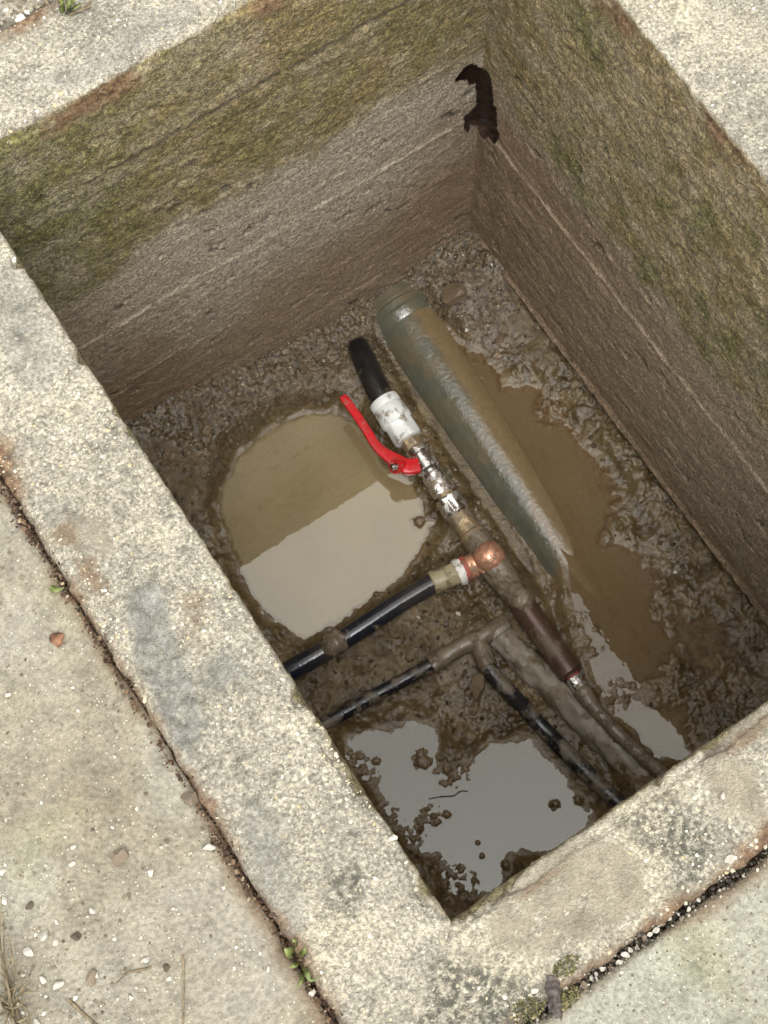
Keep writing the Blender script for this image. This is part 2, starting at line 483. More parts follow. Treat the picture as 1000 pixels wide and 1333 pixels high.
n.done(pc, n.ramp(n.noise(40, 5, 0.65), [(0.35, g(0.08)), (0.65, g(0.26))]), n.bump(n.math('ADD', n.math('MULTIPLY', n.noise(70, 4, 0.6), 1.2), n.math('MULTIPLY', film, 0.15)), 0.4, 0.003), 0.5, ior=1.7)
dirty('red_scrap', (0.55, 0.05, 0.07, 1), MUD, 0.3, 0.4, scale=60)


def stone_mat(name, a, b, rough=0.8):
    n = NT(name)
    f = n.noise(90, 5, 0.6)
    oi = n.N.new('ShaderNodeObjectInfo')
    c = n.mix(n.ramp(f, [(0.3, g(0)), (0.7, g(1))]), a, b)
    c = n.mix(0.5, c, n.ramp(oi.outputs['Random'], [(0, g(0.6)), (1, g(1.15))]), 'MULTIPLY')
    n.done(c, rough, n.bump(n.noise(260, 3, 0.6), 0.5, 0.001), 0.4)


stone_mat('pale_stone', (0.36, 0.33, 0.27, 1), (0.60, 0.57, 0.50, 1))
stone_mat('brown_stone', (0.11, 0.08, 0.055, 1), (0.25, 0.20, 0.14, 1))
stone_mat('wet_stone', (0.10, 0.07, 0.042, 1), (0.24, 0.175, 0.11, 1), 0.3)
stone_mat('gravel_stone', (0.13, 0.105, 0.08, 1), (0.36, 0.31, 0.25, 1), 0.35)
stone_mat('dark_clod', (0.05, 0.038, 0.025, 1), (0.12, 0.095, 0.065, 1), 0.9)
n = NT('soil'); f = n.noise(60, 6, 0.7)
n.done(n.ramp(f, [(0.3, (0.03, 0.02, 0.012, 1)), (0.55, (0.09, 0.06, 0.035, 1)), (0.75, (0.2, 0.15, 0.10, 1))]), 0.95, n.bump(f, 0.8, 0.006), 0.2)
n = NT('rubble_soil'); f = n.noise(50, 6, 0.7)
cs = n.N.new('ShaderNodeSeparateColor'); n.Lk.new(n.vor(120, 'Color'), cs.inputs[0])
c = n.ramp(f, [(0.3, (0.14, 0.125, 0.095, 1)), (0.5, (0.28, 0.26, 0.21, 1)), (0.7, (0.4, 0.38, 0.33, 1))])
n.done(n.mix(0.7, c, n.ramp(cs.outputs[0], [(0, g(0.55)), (0.8, g(1.05)), (1, g(1.6))]), 'MULTIPLY'), 0.95, n.bump(n.math('ADD', f, cs.outputs[0]), 0.8, 0.004), 0.2)
n = NT('hole_earth'); f = n.noise(60, 4, 0.6)
n.done(n.ramp(f, [(0.3, (0.014, 0.008, 0.005, 1)), (0.7, (0.05, 0.027, 0.015, 1))]), 0.35, n.bump(f, 0.6, 0.006))
n = NT('green_leaf'); f = n.noise(120, 3)
n.done(n.ramp(f, [(0.3, (0.075, 0.10, 0.022, 1)), (0.7, (0.17, 0.19, 0.055, 1))]), 0.5)
n = NT('dry_stalk'); f = n.noise(150, 3)
n.done(n.ramp(f, [(0.3, (0.06, 0.045, 0.024, 1)), (0.7, (0.22, 0.175, 0.10, 1))]), 0.8)
n = NT('brown_leaf'); f = n.noise(160, 4)
n.done(n.ramp(f, [(0.3, (0.10, 0.04, 0.02, 1)), (0.7, (0.25, 0.12, 0.06, 1))]), 0.7)
n = NT('moss_clump'); f = n.noise(200, 4)
n.done(n.ramp(f, [(0.3, (0.05, 0.055, 0.015, 1)), (0.5, (0.15, 0.14, 0.05, 1)), (0.7, (0.3, 0.26, 0.12, 1))]), 0.9, n.bump(f, 0.8, 0.003))
n = NT('bark'); f = n.noise(90, 5)
n.done(n.ramp(f, [(0.3, (0.03, 0.024, 0.02, 1)), (0.7, (0.11, 0.09, 0.08, 1))]), 0.8, n.bump(f, 0.8, 0.002))

# ------------------------------------------------------------------ chamber: four walls with their rims
chamber = tag(empty('concrete_chamber', (0, 0, -1.1)), 'rough cast concrete chamber with mossy board marked walls and pale raised rim', 'chamber')


def prof(outer, fine_wall, lip=False):
    """(offset outward, z) down the outside, over the top and down the inner face"""
    P = [(outer, -0.08), (outer, -0.04), (outer, -0.015), (outer - 0.002, -0.005), (outer - 0.006, -0.0008)]
    P += [(o, 0.0) for o in np.arange(outer - 0.009, 0.0075, -0.0026)]
    if lip:      # a lower feathered lip along the inner edge
        P = [p for p in P if p[0] > 0.0165] + [(0.016, 0.0), (0.0145, -0.0008), (0.0130, -0.0026), (0.012, -0.0032), (0.009, -0.0035)]
        P += [(0.006, -0.0038), (0.0036, -0.0046), (0.0016, -0.0064), (0.0004, -0.0095), (0.0, -0.0125), (0.0, -0.02)]
        return np.array(P + [(0.0, z) for z in np.arange(-0.03, -1.09, -0.02)])
    P += [(0.006, 0.0), (0.0038, -0.0006), (0.0018, -0.0018), (0.0006, -0.0038), (0.0, -0.006)]
    P += [(0.0, z) for z in np.arange(-0.009, -1.09, -0.003 if fine_wall else -0.02)]
    return np.array(P)


CEMENT = [  # mortar smears on the rim beside the left slab, as ground shapes
    (px_poly([(165, 765), (205, 755), (228, 830), (255, 890), (266, 945), (246, 1000), (222, 960), (185, 890), (168, 830)], 0), 0.0042),
    (px_poly([(248, 872), (300, 845), (328, 880), (268, 915)], 0), 0.001),
    (px_poly([(305, 1050), (345, 1030), (388, 1130), (400, 1215), (372, 1245), (335, 1170)], 0), 0.001),
    (px_poly([(0, 320), (40, 370), (85, 470), (60, 520), (0, 470)], 0), 0.0005),
    (px_poly([(50, 650), (95, 645), (105, 680), (65, 690)], 0), 0.0008),
    (px_poly([(30, 110), (140, 60), (200, 10), (280, 0), (220, 45), (110, 120)], 0), 0.0004),
]
SMEAR = [px_poly(p, 0) for p in (
    [(640, 1185), (720, 1110), (790, 1080), (838, 1130), (835, 1185), (770, 1240), (700, 1250), (640, 1235)],
    [(905, 1010), (960, 985), (1000, 1010), (1000, 1075), (940, 1060)], [(900, 960), (1000, 890), (1000, 950), (930, 985)],
    [(75, 660), (135, 680), (150, 720), (115, 740)])]
GRIME = [px_poly(p, 0) for p in (
    [(800, 1065), (880, 1030), (950, 1085), (930, 1140), (850, 1125)], [(560, 1235), (650, 1255), (720, 1300), (700, 1400), (520, 1400)],
    [(430, 1120), (480, 1130), (470, 1200), (420, 1190)], [(880, 1100), (960, 1090), (900, 1180), (860, 1170)])]
RUST = [px_poly(p, 0) for p in ([(20, 620), (60, 640), (140, 735), (150, 790), (110, 770), (50, 690)], [(235, 770), (270, 775), (265, 845), (240, 830)])]
BOARDS = {'far': [-0.018, -0.16, -0.20, -0.375, -0.55, -0.69, -0.74, -0.90], 'right': [-0.02, -0.235, -0.455, -0.575, -0.70, -0.93],
          'left': [-0.2, -0.45, -0.7, -0.9], 'near': [-0.2, -0.45, -0.7, -0.9]}


def board_disp(z, s, key):
    """each shuttering board stands a little in or out, with a lip of squeezed cement at the joint"""
    js = BOARDS[key]; d = np.zeros_like(z); lip = np.zeros_like(z)
    r = np.random.default_rng({'far': 3, 'right': 11, 'left': 5, 'near': 6}[key])
    wob = 0.006 * fb2(s, z * 0 + 3.0, 3.0, 3) + 0.0035 * fb2(s, z * 0 + 9.0, 14, 3)
    zz = z + wob
    for j in js:
        a = r.uniform(-0.0022, 0.0022)
        d = d * (1 - ss(j + 0.002, j - 0.002, zz)) + a * ss(j + 0.002, j - 0.002, zz)
        lip = np.maximum(lip, np.exp(-((zz - j) / 0.0025) ** 2) * ss(-0.15, 0.35, fb2(s, z * 0 + j * 31, 5, 4)))
    return d, lip


HOLE = [(594.3, 101.6), (606, 89), (616, 83), (622, 87.5), (633, 92), (637, 99), (641, 118), (641, 137), (646, 141), (645, 156), (648, 174), (646, 184), (638, 176), (633, 179),
        (624, 172), (623.5, 163), (610.5, 160), (608.5, 170), (604.5, 169.5), (605.5, 152), (616, 142), (621.5, 135), (621, 118), (620, 107), (612, 110), (609, 103), (602, 101.5), (595, 106)]


def side(key, A, D, O, length, outer, fine):
    A, D, O = (np.array(v, float) for v in (A, D, O))
    P = prof(outer, fine, key == 'near')
    nt_ = int(round((length + 0.1) / 0.003)); t = np.linspace(0, 1, nt_)
    o = P[:, 0][None, :]; z = P[:, 1][None, :] + 0 * t[:, None]
    oo = o + 0 * z
    # the mitre meets the neighbour's outer line, whatever its width
    lo = -OUT[key][0] * oo / outer; hi = length + OUT[key][1] * oo / outer
    s = lo + (hi - lo) * t[:, None]
    V = A + s[..., None] * D + oo[..., None] * O + np.stack([0 * z, 0 * z, z], -1)
    inner = ss(0.004, 0.0, oo) * ss(0.0, -0.006, z)
    top = 1 - ss(-0.0052, -0.0085, z)
    edge = np.minimum(s - lo, hi - s); fade = ss(0.0, 0.03, edge)
    # rough skin: one vector field of the place, so neighbouring sides meet
    nv = np.stack([fbm(V, 70, 4, 0.55, k) for k in range(3)], -1)
    amp = 0.0020 + 0.0006 * ss(-0.42, -0.30, z) * inner
    x, y = V[..., 0], V[..., 1]
    dz = 0.0016 * fb2(x, y, 45, 4, 0.6, 4) + 0.003 * fb2(x, y, 6, 3, 0.5, 6)
    # chipped inner edge
    chip = ss(0.08, 0.5, fbm(V, 22, 4, 0.6, 9)) * 0.009 * np.exp(-(oo / 0.012) ** 2) * ss(-0.02, 0.0, z)
    crumb = ss(0.012, 0.0, outer - oo) * 0.006 * fbm(V, 55, 4, 0.6, 15)
    if key == 'near':
        crumb = crumb + 0.007 * fb2(s, 0 * s, 18, 4, 0.6, 16) * ss(0.006, 0.012, oo) * ss(0.03, 0.016, oo) - 0.002
    V = V + crumb[..., None] * O
    V = V + nv * amp[..., None] + (chip * 1.0)[..., None] * O
    V[..., 2] += dz * top - chip * 0.8
    d, lip = board_disp(z, s, key)
    pits = ss(0.5, 0.62, fbm(np.stack([s, z * 1.6, 0 * s], -1), 26, 3, 0.5, 21)) * 0.006
    drag = fbm(np.stack([s * 5, z * 60, 0 * s], -1), 1.0, 4, 0.6, 5) * 0.0008
    disp = (d + drag + pits - lip * 0.0016) * inner * fade
    mz = {'far': -0.40, 'right': -0.46}.get(key, -0.45)
    disp = disp + 0.0022 * fbm(V, 75, 4, 0.65, 31) * inner * fade * ss(mz - 0.05, mz + 0.03, z)
    if key == 'right':
        foot = ss(-0.925, -0.94, z + 0.006 * fb2(s, 0 * s, 8, 3)) * inner
        disp = disp + foot * 0.016 * fade - np.exp(-((z + 0.922) / 0.006) ** 2) * 0.006 * inner * fade
    V = V + disp[..., None] * O
    # ---- stains
    nb = fbm(V, 9, 4, 0.55, 40); nm = fbm(V, 28, 4, 0.6, 41)
    zz = z + 0.05 * nb + 0.02 * nm
    At = {}
    At['wall'] = ss(0.001, -0.010, z + 0.004 * nm) * ss(0.012, 0.0, oo)
    if key == 'right':
        At['moss'] = np.clip(ss(-0.49, -0.42, zz) * inner * (0.8 + 0.5 * nm), 0, 1)
        At['mud'] = np.clip(ss(-0.42, -0.50, zz + 0.0) * inner * (0.55 + 0.45 * ss(0.2, 0.9, s)) + ss(-0.85, -0.95, zz) * inner * 0.5, 0, 1)
        At['green'] = np.clip(ss(0.0, 0.5, nb + 0.5 * nm) * 0.8, 0, 1) * inner
    elif key == 'far':
        At['moss'] = np.clip(ss(-0.42, -0.34, zz + 0.05 * ss(0.2, 0.0, s)) * inner * (0.85 + 0.6 * nm), 0, 1)
        At['mud'] = np.clip(ss(-0.58, -0.82, zz + 0.10 * fb2(s, z, 4, 3, seed=2)) * inner * 0.9 + 0.5 * inner * ss(-0.4, -0.45, z) * ss(0.22, 0.02, s + 0.15 * nb) + 0.55 * inner * ss(0.55, 0.72, s) * ss(-0.45, -0.55, z), 0, 1)
        At['green'] = np.clip((ss(0.38, 0.0, s + 0.25 * nb) + 0.4 * ss(0.05, 0.5, nb + 0.4 * nm)) * 0.85, 0, 1) * inner
    else:
        At['moss'] = ss(-0.45, -0.38, zz) * inner * 0.8; At['mud'] = ss(-0.5, -0.7, zz) * inner; At['green'] = 0.5 * inner
    At['lime'] = np.clip(lip * inner * ss(-0.4, -0.5, z) * 0.6 * ss(-0.15, 0.3, fb2(s, z * 40, 30, 3, seed=7)), 0, 1)
    At['dark'] = np.clip(0.75 * np.exp(-((z + 0.006 * nb - BOARDS[key][1] + 0.004) / 0.004) ** 2) * ss(-0.35, 0.15, nb) * inner * (key == 'far') + pits / 0.006 * inner * 0.7 * ss(-0.2, -0.35, z) + 0.8 * ss(0.35, 0.6, nm) * inner * ss(-0.30, -0.2, z) * 0.4, 0, 1)
    px_, py_ = x + 0.006 * fb2(x, y, 60, 3, seed=50), y + 0.006 * fb2(x, y, 60, 3, seed=51)
    ce = np.zeros_like(z); raise_ = np.zeros_like(z)
    for poly, hh in CEMENT:
        k = ss(-0.007, 0.009, sdist(px_, py_, poly) + 0.012 * fb2(x, y, 45, 5, 0.65, 52)) * top * (1 - 0.4 * ss(0.15, 0.4, fb2(x, y, 70, 4, 0.6, 53)))
        ce = np.maximum(ce, k * (0.9 if hh > 0.002 else 0.62 if hh > 0.0006 else 0.45)); raise_ = np.maximum(raise_, k * hh * (0.5 + 2.6 * fb2(x, y, 120, 3, 0.6, 8)))
    V[..., 2] += raise_
    At['cement'] = ce
    sm = np.zeros_like(z)
    for poly in SMEAR:
        sm = np.maximum(sm, ss(-0.006, 0.008, sdist(px_, py_, poly) + 0.02 * fb2(x, y, 40, 5, 0.65, 3)))
    At['smear'] = sm * top * (1 - 0.85 * ss(0.15, 0.45, fb2(x, y, 85, 4, 0.6, 33)))
    gr = np.zeros_like(z)
    for poly in GRIME:
        gr = np.maximum(gr, ss(-0.012, 0.02, sdist(px_, py_, poly)))
    At['grime'] = np.clip(gr * top + 0.36 * top * ss(0.0, 0.45, nb + 0.3 * nm), 0, 1)
    ru = np.zeros_like(z)
    for poly in RUST:
        ru = np.maximum(ru, 0.75 * ss(-0.012, 0.015, sdist(px_, py_, poly)) * ss(-0.1, 0.4, fb2(x, y, 45, 4, seed=12)))
    crackd = outer - oo
    ru = np.maximum(ru, ss(0.022, 0.001, crackd + 0.024 * nb + 0.014 * nm) * 0.92)
    if key == 'near':
        ru = np.maximum(ru, ss(0.008, 0.002, np.abs(oo - 0.017) + 0.008 * nm) * ss(-0.2, 0.3, nb) * 0.6)
    # brown run of dirt just inside the far and right rims
    if fine:
        ru = np.maximum(ru, ss(-0.05, 0.25, nb + 0.35 * nm + (0.25 if key == 'far' else 0.0) * ss(0.05, 0.2, s)) * ss(-0.05 - 0.02 * nb, -0.02, z + 0.01 * nm) * ss(0.010, 0.004, oo) * ss(0.0, -0.008, z) * 0.9)
    At['rust'] = ru
    At['wet'] = np.clip(inner * (0.35 + 0.65 * ss(-0.35, -0.6, zz)) + ce * 0.6 * ss(0.5, 0.9, ce) + sm * 0.2, 0, 1)
    keep = None
    if fine:
        # the broken hole in the corner, its outline taken on this wall's own plane
        q = []
        for a_, b_ in HOLE:
            d_ = R3.T @ np.array([(a_ - 500) / FPX, (b_ - 666.5) / FPX, 1.0])
            k_, v_ = (1, L) if key == 'far' else (0, W)
            p_ = CP + d_ * (v_ - CP[k_]) / d_[k_]
            q.append((p_[0] if key == 'far' else p_[1], p_[2]))
        hx = x if key == 'far' else y
        sdv = sdist(hx + 0.003 * nm, z + 0.003 * nb, q) * inner
        keep = ~((sdv > 0) & (inner > 0.5))
        At['dark'] = np.maximum(At['dark'], ss(-0.006, 0.0, sdv) * (inner > 0.5) * (sdv > -0.006) * 0.5 * (sdv != 0))
    me = grid_mesh('wall', V, At, keep)
    return add_obj('wall', me, 'chamber_concrete', chamber)


OUTL, OUTN, OUTR, OUTF = 0.142, 0.115, 0.30, 0.135
OUT = {'left': (OUTN, OUTF), 'right': (OUTN, OUTF), 'far': (OUTL, OUTR), 'near': (OUTL, OUTR)}
side('left', (0, 0, 0), (0, 1, 0), (-1, 0, 0), L, OUTL, False)
side('near', (0, 0, 0), (1, 0, 0), (0, -1, 0), W, OUTN, False)
side('right', (W, 0, 0), (0, 1, 0), (1, 0, 0), L, OUTR, True)
side('far', (0, L, 0), (1, 0, 0), (0, 1, 0), W, OUTF, True)
chamber_kids = [o for o in COL.objects if o.parent is chamber]
for o in chamber_kids:
    o.matrix_parent_inverse = Matrix.Translation((0, 0, 1.1))


def fix_parent(o):
    """keep an already placed mesh where it is under its Empty"""
    p = o.parent
    o.matrix_parent_inverse = Matrix.Translation(-p.location) if p.parent is None else Matrix.Identity(4)
    return o


# earth behind the broken corner
pl = [(0.67, 1.006), (0.68, 1.022), (0.76, 1.028), (0.79, 1.0), (0.778, 0.93), (0.757, 0.92)]
rows = []
for z in np.linspace(-0.62, -0.37, 12):
    rows.append([(a, b, z) for a, b in catmull([(p[0], p[1], 0) for p in pl], 6)[:, :2]])
V = np.array(rows); V = V + 0.006 * np.stack([fbm(V, 45, 3, seed=k) for k in range(3)], -1)
hole = add_obj('hole_lining', grid_mesh('hole_lining', V), 'hole_earth', chamber); fix_parent(hole)
for zc in (-0.62, -0.37):
    me = bpy.data.meshes.new('hole_cap')
    me.from_pydata([(0.66, 1.006, zc), (0.66, 1.1, zc), (0.86, 1.1, zc), (0.86, 0.91, zc), (0.757, 0.91, zc), (0.757, 1.006, zc)], [], [(0, 1, 2, 5), (5, 2, 3, 4)])
    fix_parent(add_obj('hole_lining', me, 'hole_earth', chamber))

# ------------------------------------------------------------------ ground: soil sheet, paving slabs
def frame_sheet(name, outer, inner, z, mat):
    (a, b, c_, d), (e, f_, g_, h_) = outer, inner       # x0, x1, y0, y1
    v = [(a, c_, z), (b, c_, z), (b, d, z), (a, d, z), (e, g_, z), (f_, g_, z), (f_, h_, z), (e, h_, z)]
    me = bpy.data.meshes.new(name); me.from_pydata(v, [], [(0, 1, 5, 4), (1, 2, 6, 5), (2, 3, 7, 6), (3, 0, 4, 7)])
    return tag(add_obj(name, me, mat), kind='structure')


frame_sheet('ground', (-60, 60, -60, 60), (-OUTL + 0.02, W + OUTR - 0.02, -OUTN + 0.02, L + OUTF - 0.02), -0.03, 'soil')


def spaced(a, b, fa, fb, fine, coarse):
    """fine spacing between fa and fb, coarse outside"""
    p = []
    if fa > a: p += list(np.arange(a, fa, coarse))
    p += list(np.arange(fa, fb, fine))
    if b > fb: p += list(np.arange(fb, b, coarse))
    return np.array(p + [b])


def slab_z(x, y, seed):
    return -0.006 + 0.004 * fb2(x, y, 4, 3, seed=seed) + 0.0016 * fb2(x, y, 30, 4, 0.6, seed + 1) + 0.0009 * fb2(x, y, 160, 2, 0.6, seed + 2)


def slab(name, x0, x1, y0, y1, fx, fy, seed, mat, edges, pale=0.0):
    xs = spaced(x0, x1, *fx, 0.0035, 0.05); ys = spaced(y0, y1, *fy, 0.0035, 0.05)
    X, Y = np.meshgrid(xs, ys, indexing='ij')
    X0, Y0 = X.copy(), Y.copy()
    # ragged edge towards the chamber
    rag = lambda s, k: 0.006 * fb2(s, 0 * s + k, 7, 3, 0.6, seed) + 0.0035 * fb2(s, 0 * s + k, 45, 3, 0.6, seed)
    dist = np.full(X.shape, 9.0)
    if 'x1' in edges:
        f = ss(x1 - 0.1, x1, X0); X = X + rag(Y0, 1.0) * f; dist = np.minimum(dist, x1 - X0)
    if 'x0' in edges:
        f = ss(x0 + 0.1, x0, X0); X = X + rag(Y0, 2.0) * f; dist = np.minimum(dist, X0 - x0)
    if 'y1' in edges:
        f = ss(y1 - 0.1, y1, Y0); Y = Y + rag(X0, 3.0) * f; dist = np.minimum(dist, y1 - Y0)
    if 'y0' in edges:
        f = ss(y0 + 0.1, y0, Y0); Y = Y + rag(X0, 4.0) * f; dist = np.minimum(dist, Y0 - y0)
    Z = slab_z(X, Y, seed)
    e2 = np.minimum(np.minimum(X0 - x0, x1 - X0), np.minimum(Y0 - y0, y1 - Y0))
    Z = Z - 0.003 * ss(0.008, 0.003, dist) - 0.05 * (e2 <= 1e-9)
    nb = fb2(X, Y, 10, 4, seed=seed + 5)
    At = {'rust': ss(0.02, 0.0, dist + 0.018 * nb) * 0.8, 'pale': np.clip(pale + 0.5 * ss(0.0, 0.5, nb), 0, 1),
          'moss': ss(0.2, 0.6, fb2(X, Y, 5, 4, seed=seed + 9)) * 0.6}
    return tag(add_obj(name, grid_mesh(name, np.stack([X, Y, Z], -1), At), mat), kind='structure')


slab('pavement', -4, -OUTL - 0.003, -0.9, 4, (-0.5, -OUTL), (-0.16, 0.75), 1, 'slab_concrete', ('x1',), 0.1)
slab('pavement', -OUTL - 0.007 + 0.0, 5, -4, -OUTN - 0.004, (-0.14, 0.42), (-0.30, -0.115), 2, 'slab_concrete', ('y1',), 0.85)
slab('pavement', W + OUTR + 0.006, 5, -OUTN, 4, (W + OUTR, W + OUTR + 0.05), (0.3, 0.8), 3, 'slab_concrete', ('x0',), 0.6)
slab('rubble_ground', -OUTL, W + OUTR, L + OUTF + 0.004, 4, (0.0, 0.4), (L + OUTF, L + OUTF + 0.12), 4, 'rubble_soil', ('y0',))

# ------------------------------------------------------------------ mud floor
PUD_L = px_poly([(290, 640), (300, 605), (325, 575), (370, 548), (400, 538), (440, 535), (462, 545), (482, 572), (505, 603), (533, 622), (552, 655), (558, 692),
                 (545, 722), (532, 740), (505, 765), (470, 790), (440, 812), (400, 833), (375, 822), (345, 795), (327, 765), (312, 740), (298, 700), (287, 665)], ZW)
PUD_N = px_poly([(452, 965), (490, 947), (535, 936), (566, 945), (574, 972), (566, 1005), (590, 1012), (606, 988), (640, 965), (690, 962), (715, 982), (735, 1015),
                 (752, 1045), (770, 1062), (768, 1085), (720, 1110), (668, 1108), (656, 1150), (630, 1166), (600, 1160), (580, 1140), (576, 1108), (545, 1108), (520, 1078), (500, 1045),
                 (478, 1010), (455, 985)], ZW)
PUD_R = px_poly([(560, 412), (600, 452), (645, 478), (655, 505), (690, 500), (735, 545), (778, 598), (815, 640), (800, 668), (795, 700), (822, 722), (858, 748), (856, 790),
                 (876, 830), (878, 880), (858, 902), (885, 925), (905, 955), (890, 985), (850, 985), (800, 930), (768, 885), (750, 845), (730, 800), (716, 755), (668, 655), (630, 590), (575, 500), (540, 440)], ZR)
ISLANDS = [(at(550, 990, ZW), 0.022, 0.010), (at(755, 1043, ZW), 0.012, 0.010), (at(722, 1048, ZW), 0.012, 0.010), (at(660, 1125, ZW), 0.013, 0.011), (at(582, 1060, ZW), 0.011, 0.008),
           (at(622, 1097, ZW), 0.006, 0.007), (at(545, 680, ZW), 0.014, 0.011), (at(490, 775, ZW), 0.009, 0.012), (at(775, 820, ZR), 0.009, 0.006), (at(850, 905, ZR), 0.03, 0.010),
           (at(790, 700, ZR), 0.018, 0.010), (at(600, 1130, ZW), 0.008, 0.008), (at(628, 1115, ZW), 0.007, 0.008)]
PIPE_A, PIPE_B = np.array([0.576, 0.965, -1.014]), np.array([0.553, 0.20, -1.0475])
LINE1 = [at(472, 462, -0.95), at(560, 610, -0.95), at(637, 725, -0.95), at(745, 880, -0.96), at(860, 1005, -0.985)]
LINE2 = [at(425, 942, -0.985), at(560, 865, -0.98), at(625, 830, -0.98)]
LINE3 = [at(625, 832, -0.98), at(640, 876, -0.98), at(690, 930, -0.985), at(806, 1046, -0.985)]
LINE4 = [at(566, 756, -0.95), at(378, 872, -0.955)]
LINE5 = [at(648, 822, -0.985), at(735, 910, -0.985), at(835, 1012, -0.985)]


def dam(y):
    """x of the line that holds the right-hand water back: the pipe's crown, then the soil along the hose"""
    return np.interp(y, [0.0, 0.20, 0.28, 0.34, 0.40, 0.47, 0.965], [0.415, 0.462, 0.487, 0.512, 0.545, 0.553, 0.568])


def level(x, y):
    xc = dam(y)
    return ZW + (ZR - ZW) * ss(xc - 0.040, xc - 0.008, x) * ss(0.97, 0.90, y)


def mud_parts(x, y):
    wx = x + 0.010 * fb2(x, y, 26, 3, seed=60) + 0.004 * fb2(x, y, 90, 3, seed=62)
    wy = y + 0.010 * fb2(x, y, 26, 3, seed=61) + 0.004 * fb2(x, y, 90, 3, seed=63)
    sl_, sn, sr = sdist(wx, wy, PUD_L), sdist(wx, wy, PUD_N), sdist(wx, wy, PUD_R)
    return sl_, sn, sr


def mud_z(x, y, full=False):
    sl_, sn, sr = mud_parts(x, y)
    lump = fb2(x, y, 22, 4, 0.55, 70); small = fb2(x, y, 75, 4, 0.6, 71)
    ridg = 1 - np.abs(fb2(x, y, 45, 3, 0.55, 72)) * 2.2
    wlv = level(x, y)
    base = wlv + 0.012 + 0.012 * lump + 0.0048 * small * (0.25 + 1.5 * ss(-0.15, 0.35, fb2(x, y, 8, 3, seed=74))) + 0.0015 * ridg
    # heaped soil along the far wall and in its corners
    far = ss(0.22, 0.0, 1.0 - y)
    base = base + 0.06 * far * ss(0.5, 0.1, x) + 0.022 * far + 0.055 * ss(0.30, 0.0, x + (1 - y)) * 0.6
    base = base + 0.04 * ss(0.24, 0.02, np.hypot(x - W, y - 1.0))
    base = base + 0.016 * ss(0.09, 0.0, x) * ss(0.95, 0.3, y)
    base = base + 0.02 * ss(0.06, 0.0, y)
    base = base + 0.010 * ss(0.06, 0.0, W - x)
    # soil packed along the pipes
    for pts, up, wd in ((LINE1, 0.014, 0.05), (LINE2, 0.006, 0.05), (LINE3, 0.005, 0.04), (LINE4, 0.014, 0.05), (LINE5, 0.008, 0.05)):
        base = base + up * ss(wd, 0.01, pdist(x, y, pts)) * (0.8 + 0.5 * lump) * (0.15 + 0.85 * ss(0.10, 0.26, y))
    # mud between the two black branches
    q = px_poly([(440, 840), (560, 770), (640, 780), (640, 830), (560, 850), (430, 930), (395, 890)], ZW)
    base = base + 0.012 * ss(-0.02, 0.03, sdist(x, y, q))
    # the soil drops away beside the drain pipe
    xp = PIPE_A[0] + (PIPE_B[0] - PIPE_A[0]) * (PIPE_A[1] - y) / (PIPE_A[1] - PIPE_B[1])
    base = base - 0.024 * np.exp(-((x - xp + 0.064) / 0.016) ** 2) * ss(0.36, 0.43, y) * ss(0.97, 0.92, y)
    base = base - 0.035 * np.exp(-((x - xp) / 0.042) ** 4) * ss(0.34, 0.40, y) * ss(0.965, 0.95, y)
    base = base + 0.004 * np.exp(-((x - dam(y) + 0.012) / 0.014) ** 2) * ss(0.40, 0.34, y)
    z = base
    for s_, depth, slope in ((sl_, 0.022, 0.7), (sn, 0.012, 0.28), (sr, 0.018, 0.4)):
        sub = np.where(s_ > 0, -np.minimum(s_ * slope, depth), 0)
        bank = ss(-0.030, 0.0, s_)
        lowz = wlv + 0.001 + 0.0022 * small + 0.0012 * lump * 2
        z = z * (1 - bank) + bank * lowz + sub
    for c_, r, hh in ISLANDS:
        d = np.hypot(x - c_[0], y - c_[1] + 0.3 * r * lump) + 0.5 * r * small
        z = np.maximum(z, wlv - 0.004 + hh * ss(1.25 * r, 0.2 * r, d))
    # trampled wet bank out to the right wall, about as high as the water
    q = px_poly([(690, 480), (760, 570), (860, 690), (960, 800), (1000, 870), (1000, 960), (900, 1010), (868, 950), (872, 840), (822, 705), (752, 565), (695, 495)], ZR)
    k = ss(-0.015, 0.03, sdist(x, y, q) + 0.01 * lump) * 0.85
    z = z * (1 - k) + k * (wlv - 0.0020 + 0.011 * lump + 0.0055 * small + 0.002 * fb2(x, y, 130, 3, 0.6, 78) + 0.02 * ss(0.05, 0.0, W - x))
    # shallow churned patches that break the surface in flecks
    for cpx, r in (((592, 1005), 0.045), ((475, 1000), 0.05), ((505, 1065), 0.04), ((540, 1090), 0.04), ((600, 1150), 0.05), ((722, 775), 0.03), ((748, 815), 0.04), ((768, 850), 0.035), ((805, 905), 0.05), ((720, 540), 0.05), ((805, 685), 0.03), ((880, 890), 0.06), ((560, 1060), 0.035), ((855, 800), 0.03)):
        c_ = at(cpx[0], cpx[1], ZW)
        k = ss(r, r * 0.3, np.hypot(x - c_[0], y - c_[1]))
        z = z * (1 - k * 0.85) + k * 0.85 * (wlv + 0.0014 + 0.011 * small + 0.006 * fb2(x, y, 130, 3, 0.6, 77))
    if full:
        return z, sl_, sn, sr
    return z


